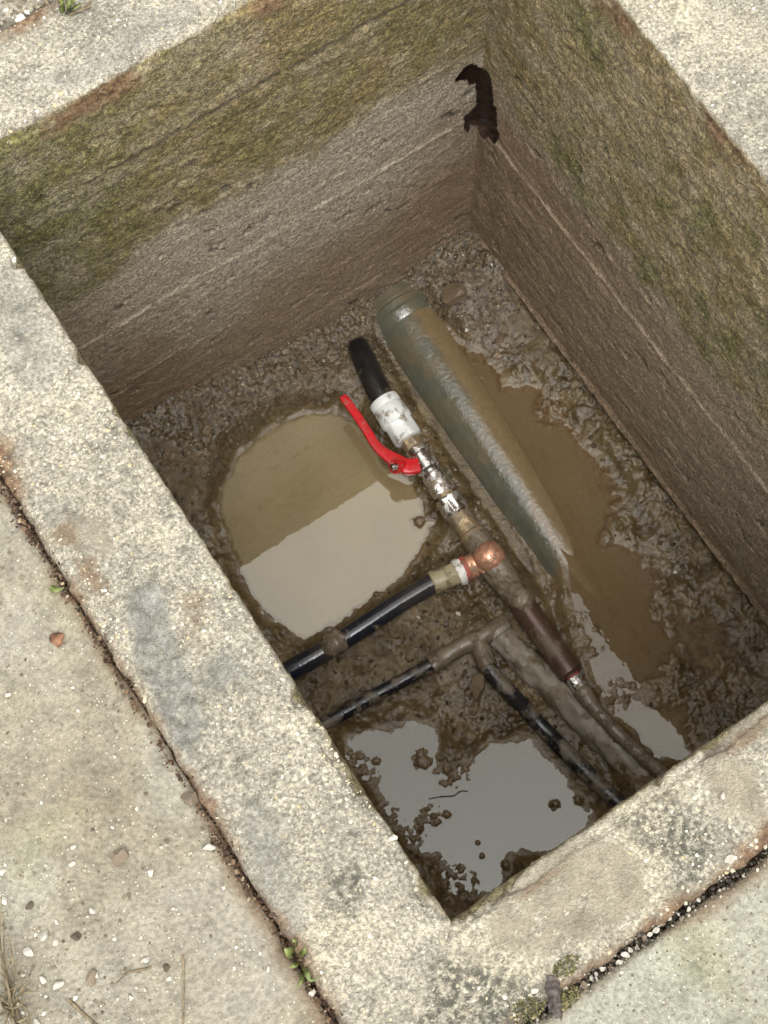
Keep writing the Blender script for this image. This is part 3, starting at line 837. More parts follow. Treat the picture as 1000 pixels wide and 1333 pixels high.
xs = np.arange(-0.03, W + 0.031, 0.0021); ys = np.arange(-0.03, L + 0.031, 0.0021)
X, Y = np.meshgrid(xs, ys, indexing='ij')
Z, s1, s2, s3 = mud_z(X, Y, True)
grit = np.clip(ss(0.24, 0.05, np.hypot(X - 0.66, Y - 0.97) - 0.02) + ss(0.18, 0.02, 1 - Y + 0.05 * fb2(X, Y, 12, 3, seed=80)), 0, 1)
sludge = np.clip(np.maximum.reduce([ss(-0.02, 0.012, s) for s in (s1, s2, s3)]), 0, 1)
Z = Z + grit * (0.0022 * fb2(X, Y, 190, 2, 0.6, 81)) * (Z > level(X, Y) + 0.004)
wetness = np.clip(ss(0.026, 0.008, Z - level(X, Y)) * (1 - 0.7 * grit) + 0.6 * ss(0.1, 0.4, fb2(X, Y, 16, 4, seed=83)), 0, 1)
mud = tag(add_obj('mud_floor', grid_mesh('mud_floor', np.stack([X, Y, Z], -1), {'grit': grit, 'sludge': sludge, 'wetness': wetness}), 'wet_mud'), kind='structure')


def puddle(poly, mat, pad=0.045, full=0.010, zw=ZW):
    p = np.array(poly)[:, :2]
    x0, y0 = p.min(0) - pad; x1, y1 = p.max(0) + pad
    X, Y = np.meshgrid(np.arange(x0, x1, 0.004), np.arange(y0, y1, 0.004), indexing='ij')
    X = np.clip(X, -0.02, W + 0.02); Y = np.clip(Y, -0.02, L + 0.02)
    z = mud_z(X, Y)
    d = np.clip((zw - z) / full, 0, 1)
    keep = sdist(X, Y, poly) > -pad
    if zw == ZR:
        X = np.maximum(X, dam(Y))
    return tag(add_obj('puddle', grid_mesh('puddle', np.stack([X, Y, np.full_like(X, zw)], -1), {'depth': d}, keep), mat), kind='structure')


puddle(PUD_L, 'milky_water', full=0.006)
puddle(PUD_N, 'dark_water', full=0.008)
PUD_RB = PUD_R[:5] + px_poly([(760, 550), (860, 680), (960, 800), (1020, 880), (1000, 960), (940, 1000)], ZR) + PUD_R[17:]
puddle(PUD_RB, 'brown_water', pad=0.02, full=0.007, zw=ZR)

# ------------------------------------------------------------------ drain pipe half under the water
dp = tag(empty('drain_pipe', (0.56, 0.66, -1.05)), 'thick grey green plastic drain pipe half sunk in brown water', 'pipe')
u = (PIPE_B - PIPE_A)
fix_parent(lathe('pipe_body', PIPE_A, PIPE_B, [(0, 0.061)] + [(t, 0.062) for t in np.linspace(0.02, 1, 40)], 'drain_plastic', dp, 64))
pb = [o for o in COL.objects if o.parent is dp][0]
vc = np.array([v.co[:] for v in pb.data.vertices])
fa = pb.data.attributes.new('film', 'FLOAT', 'POINT')
xp = PIPE_A[0] + (PIPE_B[0] - PIPE_A[0]) * (PIPE_A[1] - vc[:, 1]) / (PIPE_A[1] - PIPE_B[1])
fa.data.foreach_set('value', np.clip(0.5 + (vc[:, 0] - xp - 0.004 + 0.022 * ss(0.85, 0.42, vc[:, 1])) / 0.034, 0, 1).astype(np.float32))
a0 = PIPE_A - u * 0.035
fix_parent(lathe('socket_ring', a0, PIPE_A + u * 0.045, [(0, 0.062), (0.02, 0.067), (0.22, 0.068), (0.27, 0.0645), (0.36, 0.0645), (0.42, 0.0695), (0.62, 0.0695), (0.68, 0.065), (0.95, 0.064), (1, 0.0625)], 'drain_plastic', dp, 64))

# ------------------------------------------------------------------ main water line with the ball valve
ZA = -0.945
wl = tag(empty('water_pipe', tuple(at(587, 658, -1.0))), 'water line with white coupling, chrome ball valve, red lever and copper tee', 'water pipe')


def A(px, py, z=ZA):
    return at(px, py, z)


def part(o):
    return fix_parent(o)


part(tube('pipe_stub', [A(466, 450, -0.962), A(474, 468, -0.950), A(487, 497, -0.943), A(502, 528)], [0.019, 0.0212, 0.0215, 0.0215], 'black_pipe', wl, 32))
cpl = part(lathe('coupling', A(499, 521), A(533, 573), [(0, 0.0215), (0.0, 0.0268), (0.03, 0.0278), (0.14, 0.0278), (0.18, 0.0262), (0.22, 0.0275), (0.52, 0.0290), (0.56, 0.0278), (0.58, 0.0255), (0.62, 0.0262), (0.93, 0.0262), (0.98, 0.024), (1.0, 0.019)],
                 'white_plastic', wl, 48, hexa=[(0.6, 0.94)]))
valve = empty('ball_valve'); valve.parent = wl; valve.location = tuple(Vector(A(556, 604)) - wl.location)


def sub(o):
    o.parent = valve
    o.matrix_parent_inverse = Matrix.Translation(-Vector(A(556, 604)))
    return o


sub(lathe('hex_end', A(530, 568), A(541, 584), [(0, 0.015), (0.02, 0.0178), (0.9, 0.0178), (1, 0.0165)], 'brass_dirty', None, 48, hexa=[(0.01, 0.95)]))
sub(lathe('valve_body', A(540, 583), A(570, 628), [(0, 0.0165), (0.04, 0.0195), (0.2, 0.020), (0.24, 0.0172), (0.30, 0.0172), (0.36, 0.0212), (0.62, 0.0212), (0.68, 0.018), (0.75, 0.018), (0.78, 0.0205), (1, 0.0205)], 'chrome', None, 48))
sub(lathe('hex_end', A(570, 628), A(580, 643), [(0, 0.0205), (0.1, 0.0215), (0.9, 0.0215), (1, 0.019)], 'chrome', None, 48, hexa=[(0.05, 0.95)]))
# stem, lever and its nut, on the side of the valve
hub = A(521, 607, ZA + 0.018)
vb = A(553, 603, ZA + 0.006)
sub(lathe('stem', vb, hub + (hub - vb) * 0.12, [(0, 0.009), (0.7, 0.009), (0.72, 0.007), (1, 0.007)], 'chrome', None, 24))
sec = np.array([(math.copysign(abs(math.cos(t)) ** 0.4, math.cos(t)), math.copysign(abs(math.sin(t)) ** 0.4, math.sin(t)) * 0.62) for t in np.linspace(0, 2 * math.pi, 24, endpoint=False)])
lever = [A(545, 606, ZA + 0.013), A(530, 608, ZA + 0.016), A(515, 600, ZA + 0.018), A(500, 590, ZA + 0.019), A(488, 578, ZA + 0.019), A(477, 560, ZA + 0.019), A(461, 536, ZA + 0.018), A(449, 520, ZA + 0.017), A(446, 516, ZA + 0.017)]
lv = tube('lever_handle', lever, [0.0135, 0.0145, 0.0125, 0.0095, 0.0082, 0.0078, 0.0078, 0.0078, 0.006], 'red_paint', None, 24, 8, section=sec)
sub(lv)
up = np.array(CP - hub); up /= np.linalg.norm(up); side_ = np.array([-0.8, 0.1, 0.75]); side_ /= np.linalg.norm(side_)
hb = A(519, 607, ZA + 0.020)
sub(lathe('lever_hub', hb - side_ * 0.012, hb + side_ * 0.011, [(0, 0.0135), (0.88, 0.0135), (1.0, 0.0125), (1.0, 0.0098), (0.86, 0.0095)], 'red_paint', None, 32, caps=True))
sub(lathe('lever_nut', hb + side_ * 0.004, hb + side_ * 0.0145, [(0, 0.0072), (0.85, 0.0072), (1, 0.006)], 'chrome', None, 24, hexa=[(0, 0.9)]))
sub(lathe('bolt_end', hb + side_ * 0.012, hb + side_ * 0.018, [(0, 0.0036), (0.9, 0.0036), (1, 0.003)], 'chrome', None, 16))
part(lathe('nipple', A(579, 642), A(585, 652), [(0, 0.016), (1, 0.016)], 'brass_dirty', wl, 32))
part(lathe('union_nut', A(582, 648), A(597, 671), [(0, 0.019), (0.04, 0.0232), (0.10, 0.0238), (0.72, 0.0238), (0.76, 0.0225), (0.9, 0.0225), (1, 0.019)], 'chrome', wl, 48, hexa=[(0.09, 0.73)]))
part(lathe('adapter', A(595, 668), A(622, 705), [(0, 0.019), (0.05, 0.0215), (0.35, 0.0215), (0.4, 0.0195), (0.65, 0.020), (0.7, 0.023), (1, 0.024)], 'brass_dirty', wl, 40, hexa=[(0.04, 0.36)], noise=0.0012))
# copper tee: run, bulging bright cap, outlet with tape
tee = part(lathe('copper_tee', A(617, 698), A(668, 772), [(0, 0.0235), (0.06, 0.025), (0.2, 0.025), (0.28, 0.0265), (0.5, 0.027), (0.62, 0.0255), (0.8, 0.0245), (0.94, 0.0245), (1, 0.0225)], 'mud_coated', wl, 48, noise=0.003, nscale=90))
dome = []
for k in range(9):
    t = k / 8 * math.pi / 2
    dome.append((math.sin(t), 0.0285 * math.cos(t) + 1e-5))
dc = A(637, 724, ZA + 0.016); dax = np.array([0.10, 0.06, 1.0]); dax /= np.linalg.norm(dax)
part(lathe('tee_cap', dc - dax * 0.012, dc + dax * 0.022, [(0, 0.0275), (0.02, 0.0290), (0.16, 0.0290), (0.2, 0.0275)] + [(0.2 + 0.8 * a, b * 0.95) for a, b in dome], 'copper', wl, 48, noise=0.0028, nscale=60))
part(lathe('tee_outlet', A(634, 728), A(606, 741), [(0, 0.019), (0.55, 0.019), (0.6, 0.0215), (1, 0.0215)], 'copper', wl, 36, noise=0.001))
part(lathe('red_tape', A(609, 739.5), A(602, 743), [(0, 0.0222), (0.5, 0.0232), (1, 0.022)], 'tape_red', wl, 36, noise=0.0022, nscale=160))
part(lathe('white_tape', A(603, 742.5), A(594, 747), [(0, 0.0218), (0.3, 0.0235), (0.7, 0.0228), (1, 0.021)], 'tape_white', wl, 36, noise=0.003, nscale=150))
part(lathe('branch_fitting', A(596, 745.5), A(562, 759), [(0, 0.019), (0.04, 0.021), (0.5, 0.021), (0.55, 0.0195), (0.95, 0.0205), (1, 0.0185)], 'tan_fitting', wl, 40, hexa=[(0.03, 0.5)], noise=0.0016, nscale=120))
part(tube('branch_pipe', [A(572, 754), A(520, 785), A(470, 818, -0.946), A(430, 843, -0.95), A(380, 872, -0.954), A(340, 897, -0.96)], 0.0178, 'blue_black_pipe', wl, 32))
# clods of mud sitting on the branch
part(tube('mud_collar', [A(449, 829, -0.94), A(440, 835, -0.942), A(428, 842, -0.945), A(420, 848, -0.947)], [0.014, 0.021, 0.0205, 0.012], 'mud_coated', wl, 24, 6, noise=0.007, nscale=80))
part(lathe('copper_pipe', A(655, 752), A(745, 879, -0.952), [(0, 0.0215), (0.25, 0.0215), (0.9, 0.022), (0.93, 0.0228), (0.97, 0.0228), (0.98, 0.0205), (1, 0.019)], 'copper_dark', wl, 48, noise=0.0006))
part(tube('mud_collar', [A(655, 750, -0.938), A(664, 765, -0.937), A(678, 782, -0.937), A(688, 795, -0.94)], [0.015, 0.021, 0.021, 0.012], 'mud_coated', wl, 24, 6, noise=0.009, nscale=85))
part(lathe('red_seal', A(742, 873, -0.952), A(747, 882, -0.953), [(0, 0.011), (0.1, 0.0135), (0.9, 0.0135), (1, 0.011)], 'tape_red', wl, 24))
part(lathe('end_nut', A(746, 880, -0.953), A(757, 898, -0.956), [(0, 0.012), (0.05, 0.0155), (0.6, 0.0155), (0.66, 0.0138), (0.9, 0.0145), (1, 0.0125)], 'chrome', wl, 36, hexa=[(0.04, 0.62)]))
part(lathe('hose_fitting', A(756, 896, -0.951), A(770, 918, -0.950), [(0, 0.0135), (0.1, 0.0155), (0.4, 0.016), (0.5, 0.0145), (1, 0.0138)], 'mud_coated', wl, 28, noise=0.0014))
part(tube('hose', [A(766, 912, -0.950), A(790, 940, -0.948), A(825, 974, -0.947), A(862, 1006, -0.946), A(900, 1036, -0.946)], [0.0125, 0.0115, 0.0112, 0.0115, 0.0115], 'mud_coated', wl, 24, 8, noise=0.0015, nscale=70))

# ------------------------------------------------------------------ the thinner black line with the mud caked tee
bl = tag(empty('branch_line', tuple(at(622, 832, -1.0))), 'thin black water pipe joined by a mud caked tee fitting', 'water pipe')
ZB = -0.966
B = lambda px, py, z=ZB: at(px, py, z)
part(tube('pipe_run', [B(395, 957, -0.972), B(425, 941, -0.971), B(480, 910, -0.968), B(530, 883), B(568, 862)], 0.0118, 'black_pipe_muddy', bl, 24))
part(lathe('fitting_nut', B(560, 866), B(584, 852), [(0, 0.012), (0.04, 0.0165), (0.45, 0.0165), (0.5, 0.0145), (0.6, 0.0165), (1, 0.0165)], 'mud_coated', bl, 36, hexa=[(0.03, 0.46)], noise=0.0008))
part(tube('tee_run', [B(582, 853), B(600, 842), B(622, 832), B(640, 822), B(655, 812, -0.978)], [0.0155, 0.0145, 0.0165, 0.015, 0.0165], 'mud_coated', bl, 28, 6, noise=0.002))
part(tube('tee_outlet', [B(620, 832), B(628, 850), B(634, 868)], [0.015, 0.0165, 0.0175], 'mud_coated', bl, 28, 6, noise=0.0015))
part(tube('pipe_run', [B(632, 864, -0.967), B(645, 882, -0.968), B(665, 903, -0.972), B(690, 930, -0.988), B(715, 956, -0.992), B(735, 977, -0.980), B(770, 1012, -0.977), B(808, 1048, -0.975), B(840, 1078, -0.974)], 0.0142, 'black_pipe_muddy', bl, 24))

# mud smeared old pipe between the two lines
op = tag(empty('buried_pipe', tuple(at(730, 910, -1.02))), 'half buried old pipe smeared with pale grey mud', 'pipe')
part(tube('pipe_body', [at(652, 828, -0.978), at(690, 868, -0.979), at(735, 912, -0.981), at(790, 965, -0.980), at(845, 1018, -0.980)], [0.022, 0.026, 0.027, 0.026, 0.024], 'mud_coated_pale', op, 48, 16, noise=0.007, nscale=55))
part(lathe('end_lip', at(646, 821, -0.977), at(652, 828, -0.978), [(0, 0.020), (0.1, 0.026), (0.8, 0.0265), (1, 0.024)], 'mud_coated_pale', op, 40, noise=0.001))


# ------------------------------------------------------------------ stones
def rock_mesh(name, seed, sub=2, flat=0.6, rough=0.35):
    bm = bmesh.new(); bmesh.ops.create_icosphere(bm, subdivisions=sub, radius=1)
    r = np.random.default_rng(seed)
    v = np.array([q.co[:] for q in bm.verts])
    k = 1 + rough * fbm(v, 1.1, 3, 0.5, seed * 3.7)
    # a few broken faces
    for _ in range(9):
        d = r.normal(size=3); d /= np.linalg.norm(d); c = r.uniform(0.42, 0.8)
        h = v @ d; v = v - np.maximum(h - c, 0)[:, None] * d
    v = v * k[:, None] * np.array([1.0, r.uniform(0.6, 0.9), flat])
    for q, p in zip(bm.verts, v): q.co = p
    me = bpy.data.meshes.new(name); bm.to_mesh(me); bm.free()
    return me


def rock_set(key, mat, n_, sub, flat, rough=0.35):
    out = []
    for k in range(n_):
        me = rock_mesh(key, k + hash_len(key), sub, flat, rough); me.materials.append(MAT[mat])
        out.append(me)
    return out


def hash_len(s):
    return sum(ord(c) for c in s) % 97


PALE = rock_set('pale_stone', 'pale_stone', 6, 2, 0.55)
BROWN = rock_set('brown_stone', 'brown_stone', 3, 2, 0.6)
WET = rock_set('wet_stone', 'wet_stone', 4, 3, 0.7)
CLOD = rock_set('soil_clod', 'dark_clod', 3, 2, 0.5, 0.6)


def stone(name, me, loc, r, label, group, cat='stone', rz=None, sink=0.25):
    o = bpy.data.objects.new(name, me); COL.objects.link(o)
    me.polygons.foreach_set('use_smooth', np.zeros(len(me.polygons), bool))
    o.location = (loc[0], loc[1], loc[2] + r * 0.45 * (1 - sink))
    o.scale = (r, r, r); o.rotation_euler = (random.uniform(-0.3, 0.3), random.uniform(-0.3, 0.3), random.uniform(0, 6.3) if rz is None else rz)
    return tag(o, label, cat, group)


def on_slab(px, py, seed=1):
    p = at(px, py, -0.006)
    p[2] = slab_z(np.array([p[0]]), np.array([p[1]]), seed)[0]
    return p


PXM = 0.00082   # metres per picture point at the slab
for k, (px, py, d) in enumerate([(60, 1218, 17), (39, 1239, 15), (77, 1282, 17), (196, 1137, 11), (4, 1135, 12), (95, 1103, 9), (94, 1124, 12), (7, 1173, 12), (74, 1201, 9),
                                 (74, 1226, 11), (190, 1250, 13), (56, 1277, 11), (120, 1187, 11), (25, 1296, 10), (206, 1208, 7), (220, 1274, 8), (60, 1127, 7), (48, 1330, 11), (57, 1319, 8),
                                 (98, 1299, 8), (350, 1261, 11), (407, 1293, 10), (30, 1270, 8), (125, 1268, 10), (147, 1077, 7), (178, 1053, 6), (8, 1067, 7), (210, 1103, 6), (171, 1299, 8),
                                 (12, 905, 9), (150, 985, 7), (95, 895, 6)]):
    if (px, py) == (60, 1218):
        lab = 'squarish pale stone, largest of the chips above the dry grass tuft'
    elif (px, py) == (77, 1282):
        lab = 'rounded pale stone, largest of the chips right beside the dry grass tuft'
    elif px > 340:
        lab = 'small white chip on the pavement beside the green weed in the crack'
    elif px < 105 and py > 1190:
        lab = 'small pale stone chip scattered around the dry grass tuft on the pavement'
    elif py < 1000:
        lab = 'tiny pale chip on the pavement around the curled brown leaf'
    else:
        lab = 'small pale stone chip on the open pavement near the brown stone'
    stone('pebble', PALE[k % 6], on_slab(px, py), d * PXM * 0.55, lab, 'pale stone chips on the pavement')
stone('pebble', PALE[2], on_slab(273, 1103), 0.0078, 'elongated white pebble near the rusty crack on the pavement', None)
stone('pebble', BROWN[0], on_slab(158, 1117), 0.0105, 'rounded brown stone alone on the beige pavement', None)
stone('pebble', BROWN[1], on_slab(122, 1273), 0.0085, 'brown and white chipped stone beside the dry twigs', None)
for (px, py, d) in [(99, 1218, 15), (217, 1259, 14), (38, 1180, 13)]:
    stone('soil_clod', CLOD[px % 3], on_slab(px, py), d * PXM * 0.5, 'flat dark crumb of soil lying on the beige pavement', 'dark soil crumbs on the pavement', 'soil crumb')
stone('mortar_lump', BROWN[2], on_slab(249, 1042), 0.0125, 'tan lump of mortar fallen beside the rusty crack', None, 'mortar lump')

# pebbles wedged in the crack of the other pavement
for k, (px, py, d) in enumerate([(759, 1284, 13), (752, 1294, 11), (806, 1253, 13), (815, 1244, 12), (838, 1223, 11), (854, 1212, 10), (828, 1234, 9), (785, 1262, 9), (796, 1259, 9), (896, 1185, 8),
                                 (770, 1275, 10), (846, 1217, 8), (862, 1203, 8), (745, 1300, 9), (872, 1196, 8), (776, 1270, 8), (735, 1308, 10), (820, 1237, 8), (883, 1190, 7), (909, 1172, 7)]):
    p = at(px, py, -0.012)
    stone('pebble', PALE[(k + 2) % 6] if k % 4 else BROWN[k % 3], p, d * PXM * 0.55, 'small pale pebble wedged in the dark crack below the rim' if k % 4 else 'small brown pebble wedged in the dark crack below the rim', 'pebbles wedged in the crack')


def rim_pt(px, py):
    return at(px, py, 0.001)


stone('stone_chip', PALE[1], rim_pt(950, 1120), 0.0068, 'white chip of stone on the speckled rim above the pebbly crack', None)
stone('stone_chip', PALE[4], rim_pt(941, 1037), 0.005, 'white chip stuck in the tan mud smear on the rim', None)
stone('stone_chip', PALE[5], rim_pt(697, 1290), 0.0048, 'white chip beside the dark strip of bark', None)
stone('stone_chip', PALE[0], at(512, 1090, 0.0), 0.0001 + 0.006, 'flat white flake on the rim edge above the grey puddle', None)
stone('rubble_stone', PALE[3], at(28, 28, -0.006), 0.010, 'chunky white stone in the rubble beside the weed', None)
stone('rubble_stone', PALE[0], at(55, 32, -0.006), 0.007, 'smaller white stone in the rubble between weed and chunky stone', None)

# stones in the pit
def in_mud(px, py, dz=0.0):
    p = at(px, py, ZW + 0.03)
    for _ in range(3):
        z = mud_z(np.array([[p[0]]]), np.array([[p[1]]]))[0, 0]; p = at(px, py, z)
    return p


stone('stone', WET[0], in_mud(590, 388), 0.030, 'large brown stone on the gravel in the pit corner', None, sink=0.4)
stone('stone', WET[1], in_mud(652, 440), 0.013, 'wet brown stone on gravel at the edge of the brown water', None, sink=0.4)
stone('stone', WET[2], in_mud(648, 462), 0.012, 'muddy stone at the tip of the gravel in the brown water', None, sink=0.5)
stone('mud_clod', WET[1], in_mud(624, 893), 0.024, 'angular mud caked lump under the thin pipe tee', None, 'soil clod', sink=0.5)
stone('mud_clod', WET[2], in_mud(222, 592), 0.020, 'large cracked clod of soil at the foot of the far wall', None, 'soil clod', sink=0.6)
stone('mud_clod', WET[3], in_mud(268, 560), 0.014, 'smaller clod of soil between the far wall and the tan puddle', None, 'soil clod', sink=0.6)
stone('stone', WET[3], in_mud(712, 525), 0.010, 'tan stone in shiny mud beside the right wall of the pit', None, sink=0.3)
for k, (px, py, d) in enumerate([(584, 758, 8), (596, 800, 9), (545, 805, 8), (607, 430, 7), (616, 475, 5), (627, 492, 6), (640, 345, 7), (560, 400, 6), (505, 425, 8), (880, 745, 8), (555, 800, 7), (300, 575, 10), (265, 620, 9), (240, 590, 12), (420, 505, 9), (460, 440, 9)]):
    stone('mud_pebble', PALE[k % 6] if k < 10 else WET[k % 4], in_mud(px, py), d * 0.00068, 'small pale pebble half sunk in the wet mud of the pit' if k < 10 else 'brown lump of soil in the mud at the far wall of the pit' if k > 10 else 'small brown pebble in the mud between the black branch pipes', 'pebbles in the pit mud')


def bits(name, P, rad, mat, seed, sink=0.15, sub=1, flat=(0.5, 0.9)):
    """many small stones or crumbs at the points P joined into one mesh, each with a shade of its own"""
    r = np.random.default_rng(seed)
    bm = bmesh.new(); bmesh.ops.create_icosphere(bm, subdivisions=sub, radius=1)
    bv = np.array([q.co[:] for q in bm.verts]); bf = np.array([[q.index for q in f.verts] for f in bm.faces]); bm.free()
    m_ = len(P)
    s = rad[0] + (rad[1] - rad[0]) * r.random(m_) ** 2.5
    sc = np.stack([s, s * r.uniform(0.6, 1, m_), s * r.uniform(*flat, m_)], -1)
    a = r.uniform(0, 6.3, m_)
    V = bv[None] * (1 + 0.22 * r.normal(size=(m_, len(bv), 1)).clip(-1.2, 1.2)) * sc[:, None]
    x_ = V[..., 0] * np.cos(a)[:, None] - V[..., 1] * np.sin(a)[:, None]
    y_ = V[..., 0] * np.sin(a)[:, None] + V[..., 1] * np.cos(a)[:, None]
    Q = np.stack([x_ + P[:, 0:1], y_ + P[:, 1:2], V[..., 2] + (P[:, 2] + s * sink)[:, None]], -1).reshape(-1, 3)
    F = (bf[None] + (np.arange(m_) * len(bv))[:, None, None]).reshape(-1, 3)
    me = bpy.data.meshes.new(name); me.from_pydata(Q.tolist(), [], F.tolist())
    q = me.attributes.new('shade', 'FLOAT', 'POINT'); q.data.foreach_set('value', np.repeat(r.random(m_), len(bv)).astype(np.float32))
    return add_obj(name, me, mat, smooth=False)


def bit_mat(name, stops, rough):
    n = NT(name)
    c = n.mix(0.5, n.ramp(n.attr('shade'), stops), n.ramp(n.noise(300, 3, 0.6), [(0.3, g(0.6)), (0.7, g(1.3))]), 'MULTIPLY')
    n.done(c, rough, None, 0.4)


bit_mat('gravel_bits', [(0, (0.035, 0.026, 0.016, 1)), (0.5, (0.08, 0.06, 0.038, 1)), (0.88, (0.16, 0.13, 0.09, 1)), (1, (0.42, 0.38, 0.30, 1))], 0.35)
bit_mat('crumb_bits', [(0, (0.04, 0.027, 0.013, 1)), (0.7, (0.09, 0.063, 0.033, 1)), (1, (0.16, 0.12, 0.07, 1))], 0.4)
bit_mat('rim_bits', [(0, (0.17, 0.155, 0.12, 1)), (0.3, (0.33, 0.30, 0.22, 1)), (0.7, (0.48, 0.45, 0.37, 1)), (0.85, (0.42, 0.32, 0.16, 1)), (1, (0.66, 0.64, 0.58, 1))], 0.8)
bit_mat('crack_bits', [(0, (0.02, 0.012, 0.008, 1)), (0.5, (0.065, 0.036, 0.019, 1)), (0.88, (0.14, 0.085, 0.045, 1)), (1, (0.3, 0.24, 0.16, 1))], 0.9)
bit_mat('grey_crack_bits', [(0, (0.02, 0.018, 0.012, 1)), (0.6, (0.06, 0.05, 0.036, 1)), (0.9, (0.16, 0.135, 0.10, 1)), (1, (0.45, 0.42, 0.36, 1))], 0.9)
bit_mat('dust_bits', [(0, (0.09, 0.072, 0.048, 1)), (0.45, (0.18, 0.15, 0.10, 1)), (0.8, (0.30, 0.27, 0.2, 1)), (1, (0.55, 0.52, 0.45, 1))], 0.9)


def mud_pts(cnt, seed, keepf):
    r = np.random.default_rng(seed)
    x, y = r.uniform(-0.005, W + 0.005, cnt), r.uniform(-0.005, L + 0.005, cnt)
    z = mud_z(x, y); ok = keepf(x, y, z, r)
    return np.stack([x, y, z], -1)[ok]


P = mud_pts(13000, 5, lambda x, y, z, r: (z > level(x, y) + 0.001) & (r.random(len(x)) < np.clip(ss(0.26, 0.06, np.hypot(x - 0.67, y - 0.97)) * 0.95 + ss(0.14, 0.0, 1 - y) * 0.5, 0, 1)))
tag(bits('gravel', P, (0.0010, 0.0034), 'gravel_bits', 5), 'fine wet gravel washed into the far corner of the pit', 'gravel', kind='stuff')
P = mud_pts(11000, 6, lambda x, y, z, r: (z > level(x, y) + 0.003) & (r.random(len(x)) < 0.3 + 0.4 * (fb2(x, y, 14, 3, seed=91) > 0.1)))
tag(bits('mud_crumbs', P, (0.0012, 0.0055), 'crumb_bits', 6), 'crumbs of wet soil strewn over the mud in the pit', 'soil crumbs', kind='stuff')


def rim_z(x, y):
    V = np.stack([x, y, 0 * x], -1)
    return 0.0020 * fbm(V, 70, 4, 0.55, 2) + 0.0016 * fb2(x, y, 45, 4, 0.6, 4) + 0.003 * fb2(x, y, 6, 3, 0.5, 6)


r = np.random.default_rng(12)
x = r.uniform(-OUTL + 0.004, W + 0.2, 60000); y = r.uniform(-OUTN + 0.004, L + OUTF - 0.004, 60000)
dd = np.maximum(np.maximum(-x, x - W), np.maximum(-y, y - L))
ok = (dd > 0.004) & ~((y < 0.0) & (-y < 0.02)) & (r.random(len(x)) < 0.30 + 0.55 * ss(-0.2, 0.4, fb2(x, y, 9, 4, seed=93)))
for poly, hh in CEMENT[:4]:
    ok &= (sdist(x, y, poly) < 0) | (r.random(len(x)) < 0.12)
for poly in SMEAR:
    ok &= (sdist(x, y, poly) < 0) | (r.random(len(x)) < 0.10)
x, y = x[ok], y[ok]
o = bits('aggregate', np.stack([x, y, rim_z(x, y)], -1), (0.0007, 0.0030), 'rim_bits', 13, -0.3, 1, (0.4, 0.7)); o.parent = chamber; fix_parent(o)
tag(o, kind='stuff')
# soil and crumbs that fill the cracks
y = r.uniform(-0.2, 0.85, 9000); x = -OUTL - 0.001 + r.normal(0, 0.0040, 9000) + 0.004 * fb2(y, 0 * y, 12, 3, seed=95)
z = np.where(np.abs(x + OUTL) < 0.004, -0.016, -0.006) + r.uniform(-0.004, 0.004, 9000)
ok = r.random(9000) < 0.35 + 0.6 * ss(-0.3, 0.3, fb2(y, 0 * y, 16, 3, seed=96))
tag(bits('crack_soil', np.stack([x, y, z], -1)[ok], (0.0008, 0.0030), 'crack_bits', 14), 'rusty brown soil crumbs packed in the long crack beside the beige pavement', 'soil', kind='stuff')
x = r.uniform(-0.13, 0.5, 4200); y = -OUTN - 0.001 + r.normal(0, 0.0038, 4200)
z = np.where(np.abs(y + OUTN) < 0.004, -0.017, -0.007) + r.uniform(-0.004, 0.004, 4200)
ok = r.random(4200) < 0.3 + 0.6 * ss(-0.3, 0.3, fb2(x, 0 * x, 16, 3, seed=97))
tag(bits('crack_grit', np.stack([x, y, z], -1)[ok], (0.0008, 0.0026), 'grey_crack_bits', 15), 'dark grit lying in the crack with wedged pebbles', 'grit', kind='stuff')
# crumbs and sand on the slabs
x = r.uniform(-0.5, -OUTL - 0.004, 7000); y = r.uniform(-0.15, 0.75, 7000)
k = 0.12 + 0.5 * ss(0.1, 0.5, fb2(x, y, 9, 4, seed=98)) + 0.6 * ss(0.22, 0.05, np.hypot(x + 0.40, y - 0.17))
ok = r.random(7000) < k
x, y = x[ok], y[ok]
tag(bits('sand_grains', np.stack([x, y, slab_z(x, y, 1)], -1), (0.0007, 0.0026), 'dust_bits', 16, 0.1), 'coarse sand and crumbs sprinkled over the beige pavement', 'sand', kind='stuff')
x = r.uniform(-0.1, 0.42, 2600); y = r.uniform(-0.3, -OUTN - 0.005, 2600)
tag(bits('sand_grains', np.stack([x, y, slab_z(x, y, 2)], -1), (0.0006, 0.0020), 'dust_bits', 17, -0.1), 'fine pale grit on the greenish grey pavement below the pebbly crack', 'sand', kind='stuff')
x = r.uniform(0.0, 0.4, 2500); y = L + OUTF + 0.002 + r.uniform(0, 0.10, 2500)
tag(bits('rubble_grit', np.stack([x, y, slab_z(x, y, 4)], -1), (0.0010, 0.0045), 'dust_bits', 18, 0.0), 'loose grit and chips around the weed beyond the rim', 'grit', kind='stuff')


# ------------------------------------------------------------------ plants, twigs, litter
def stalk(name, pts, r, mat, parent=None):
    o = tube(name, pts, r, mat, parent, seg=6, n=5)
    if parent: fix_parent(o)
    return o


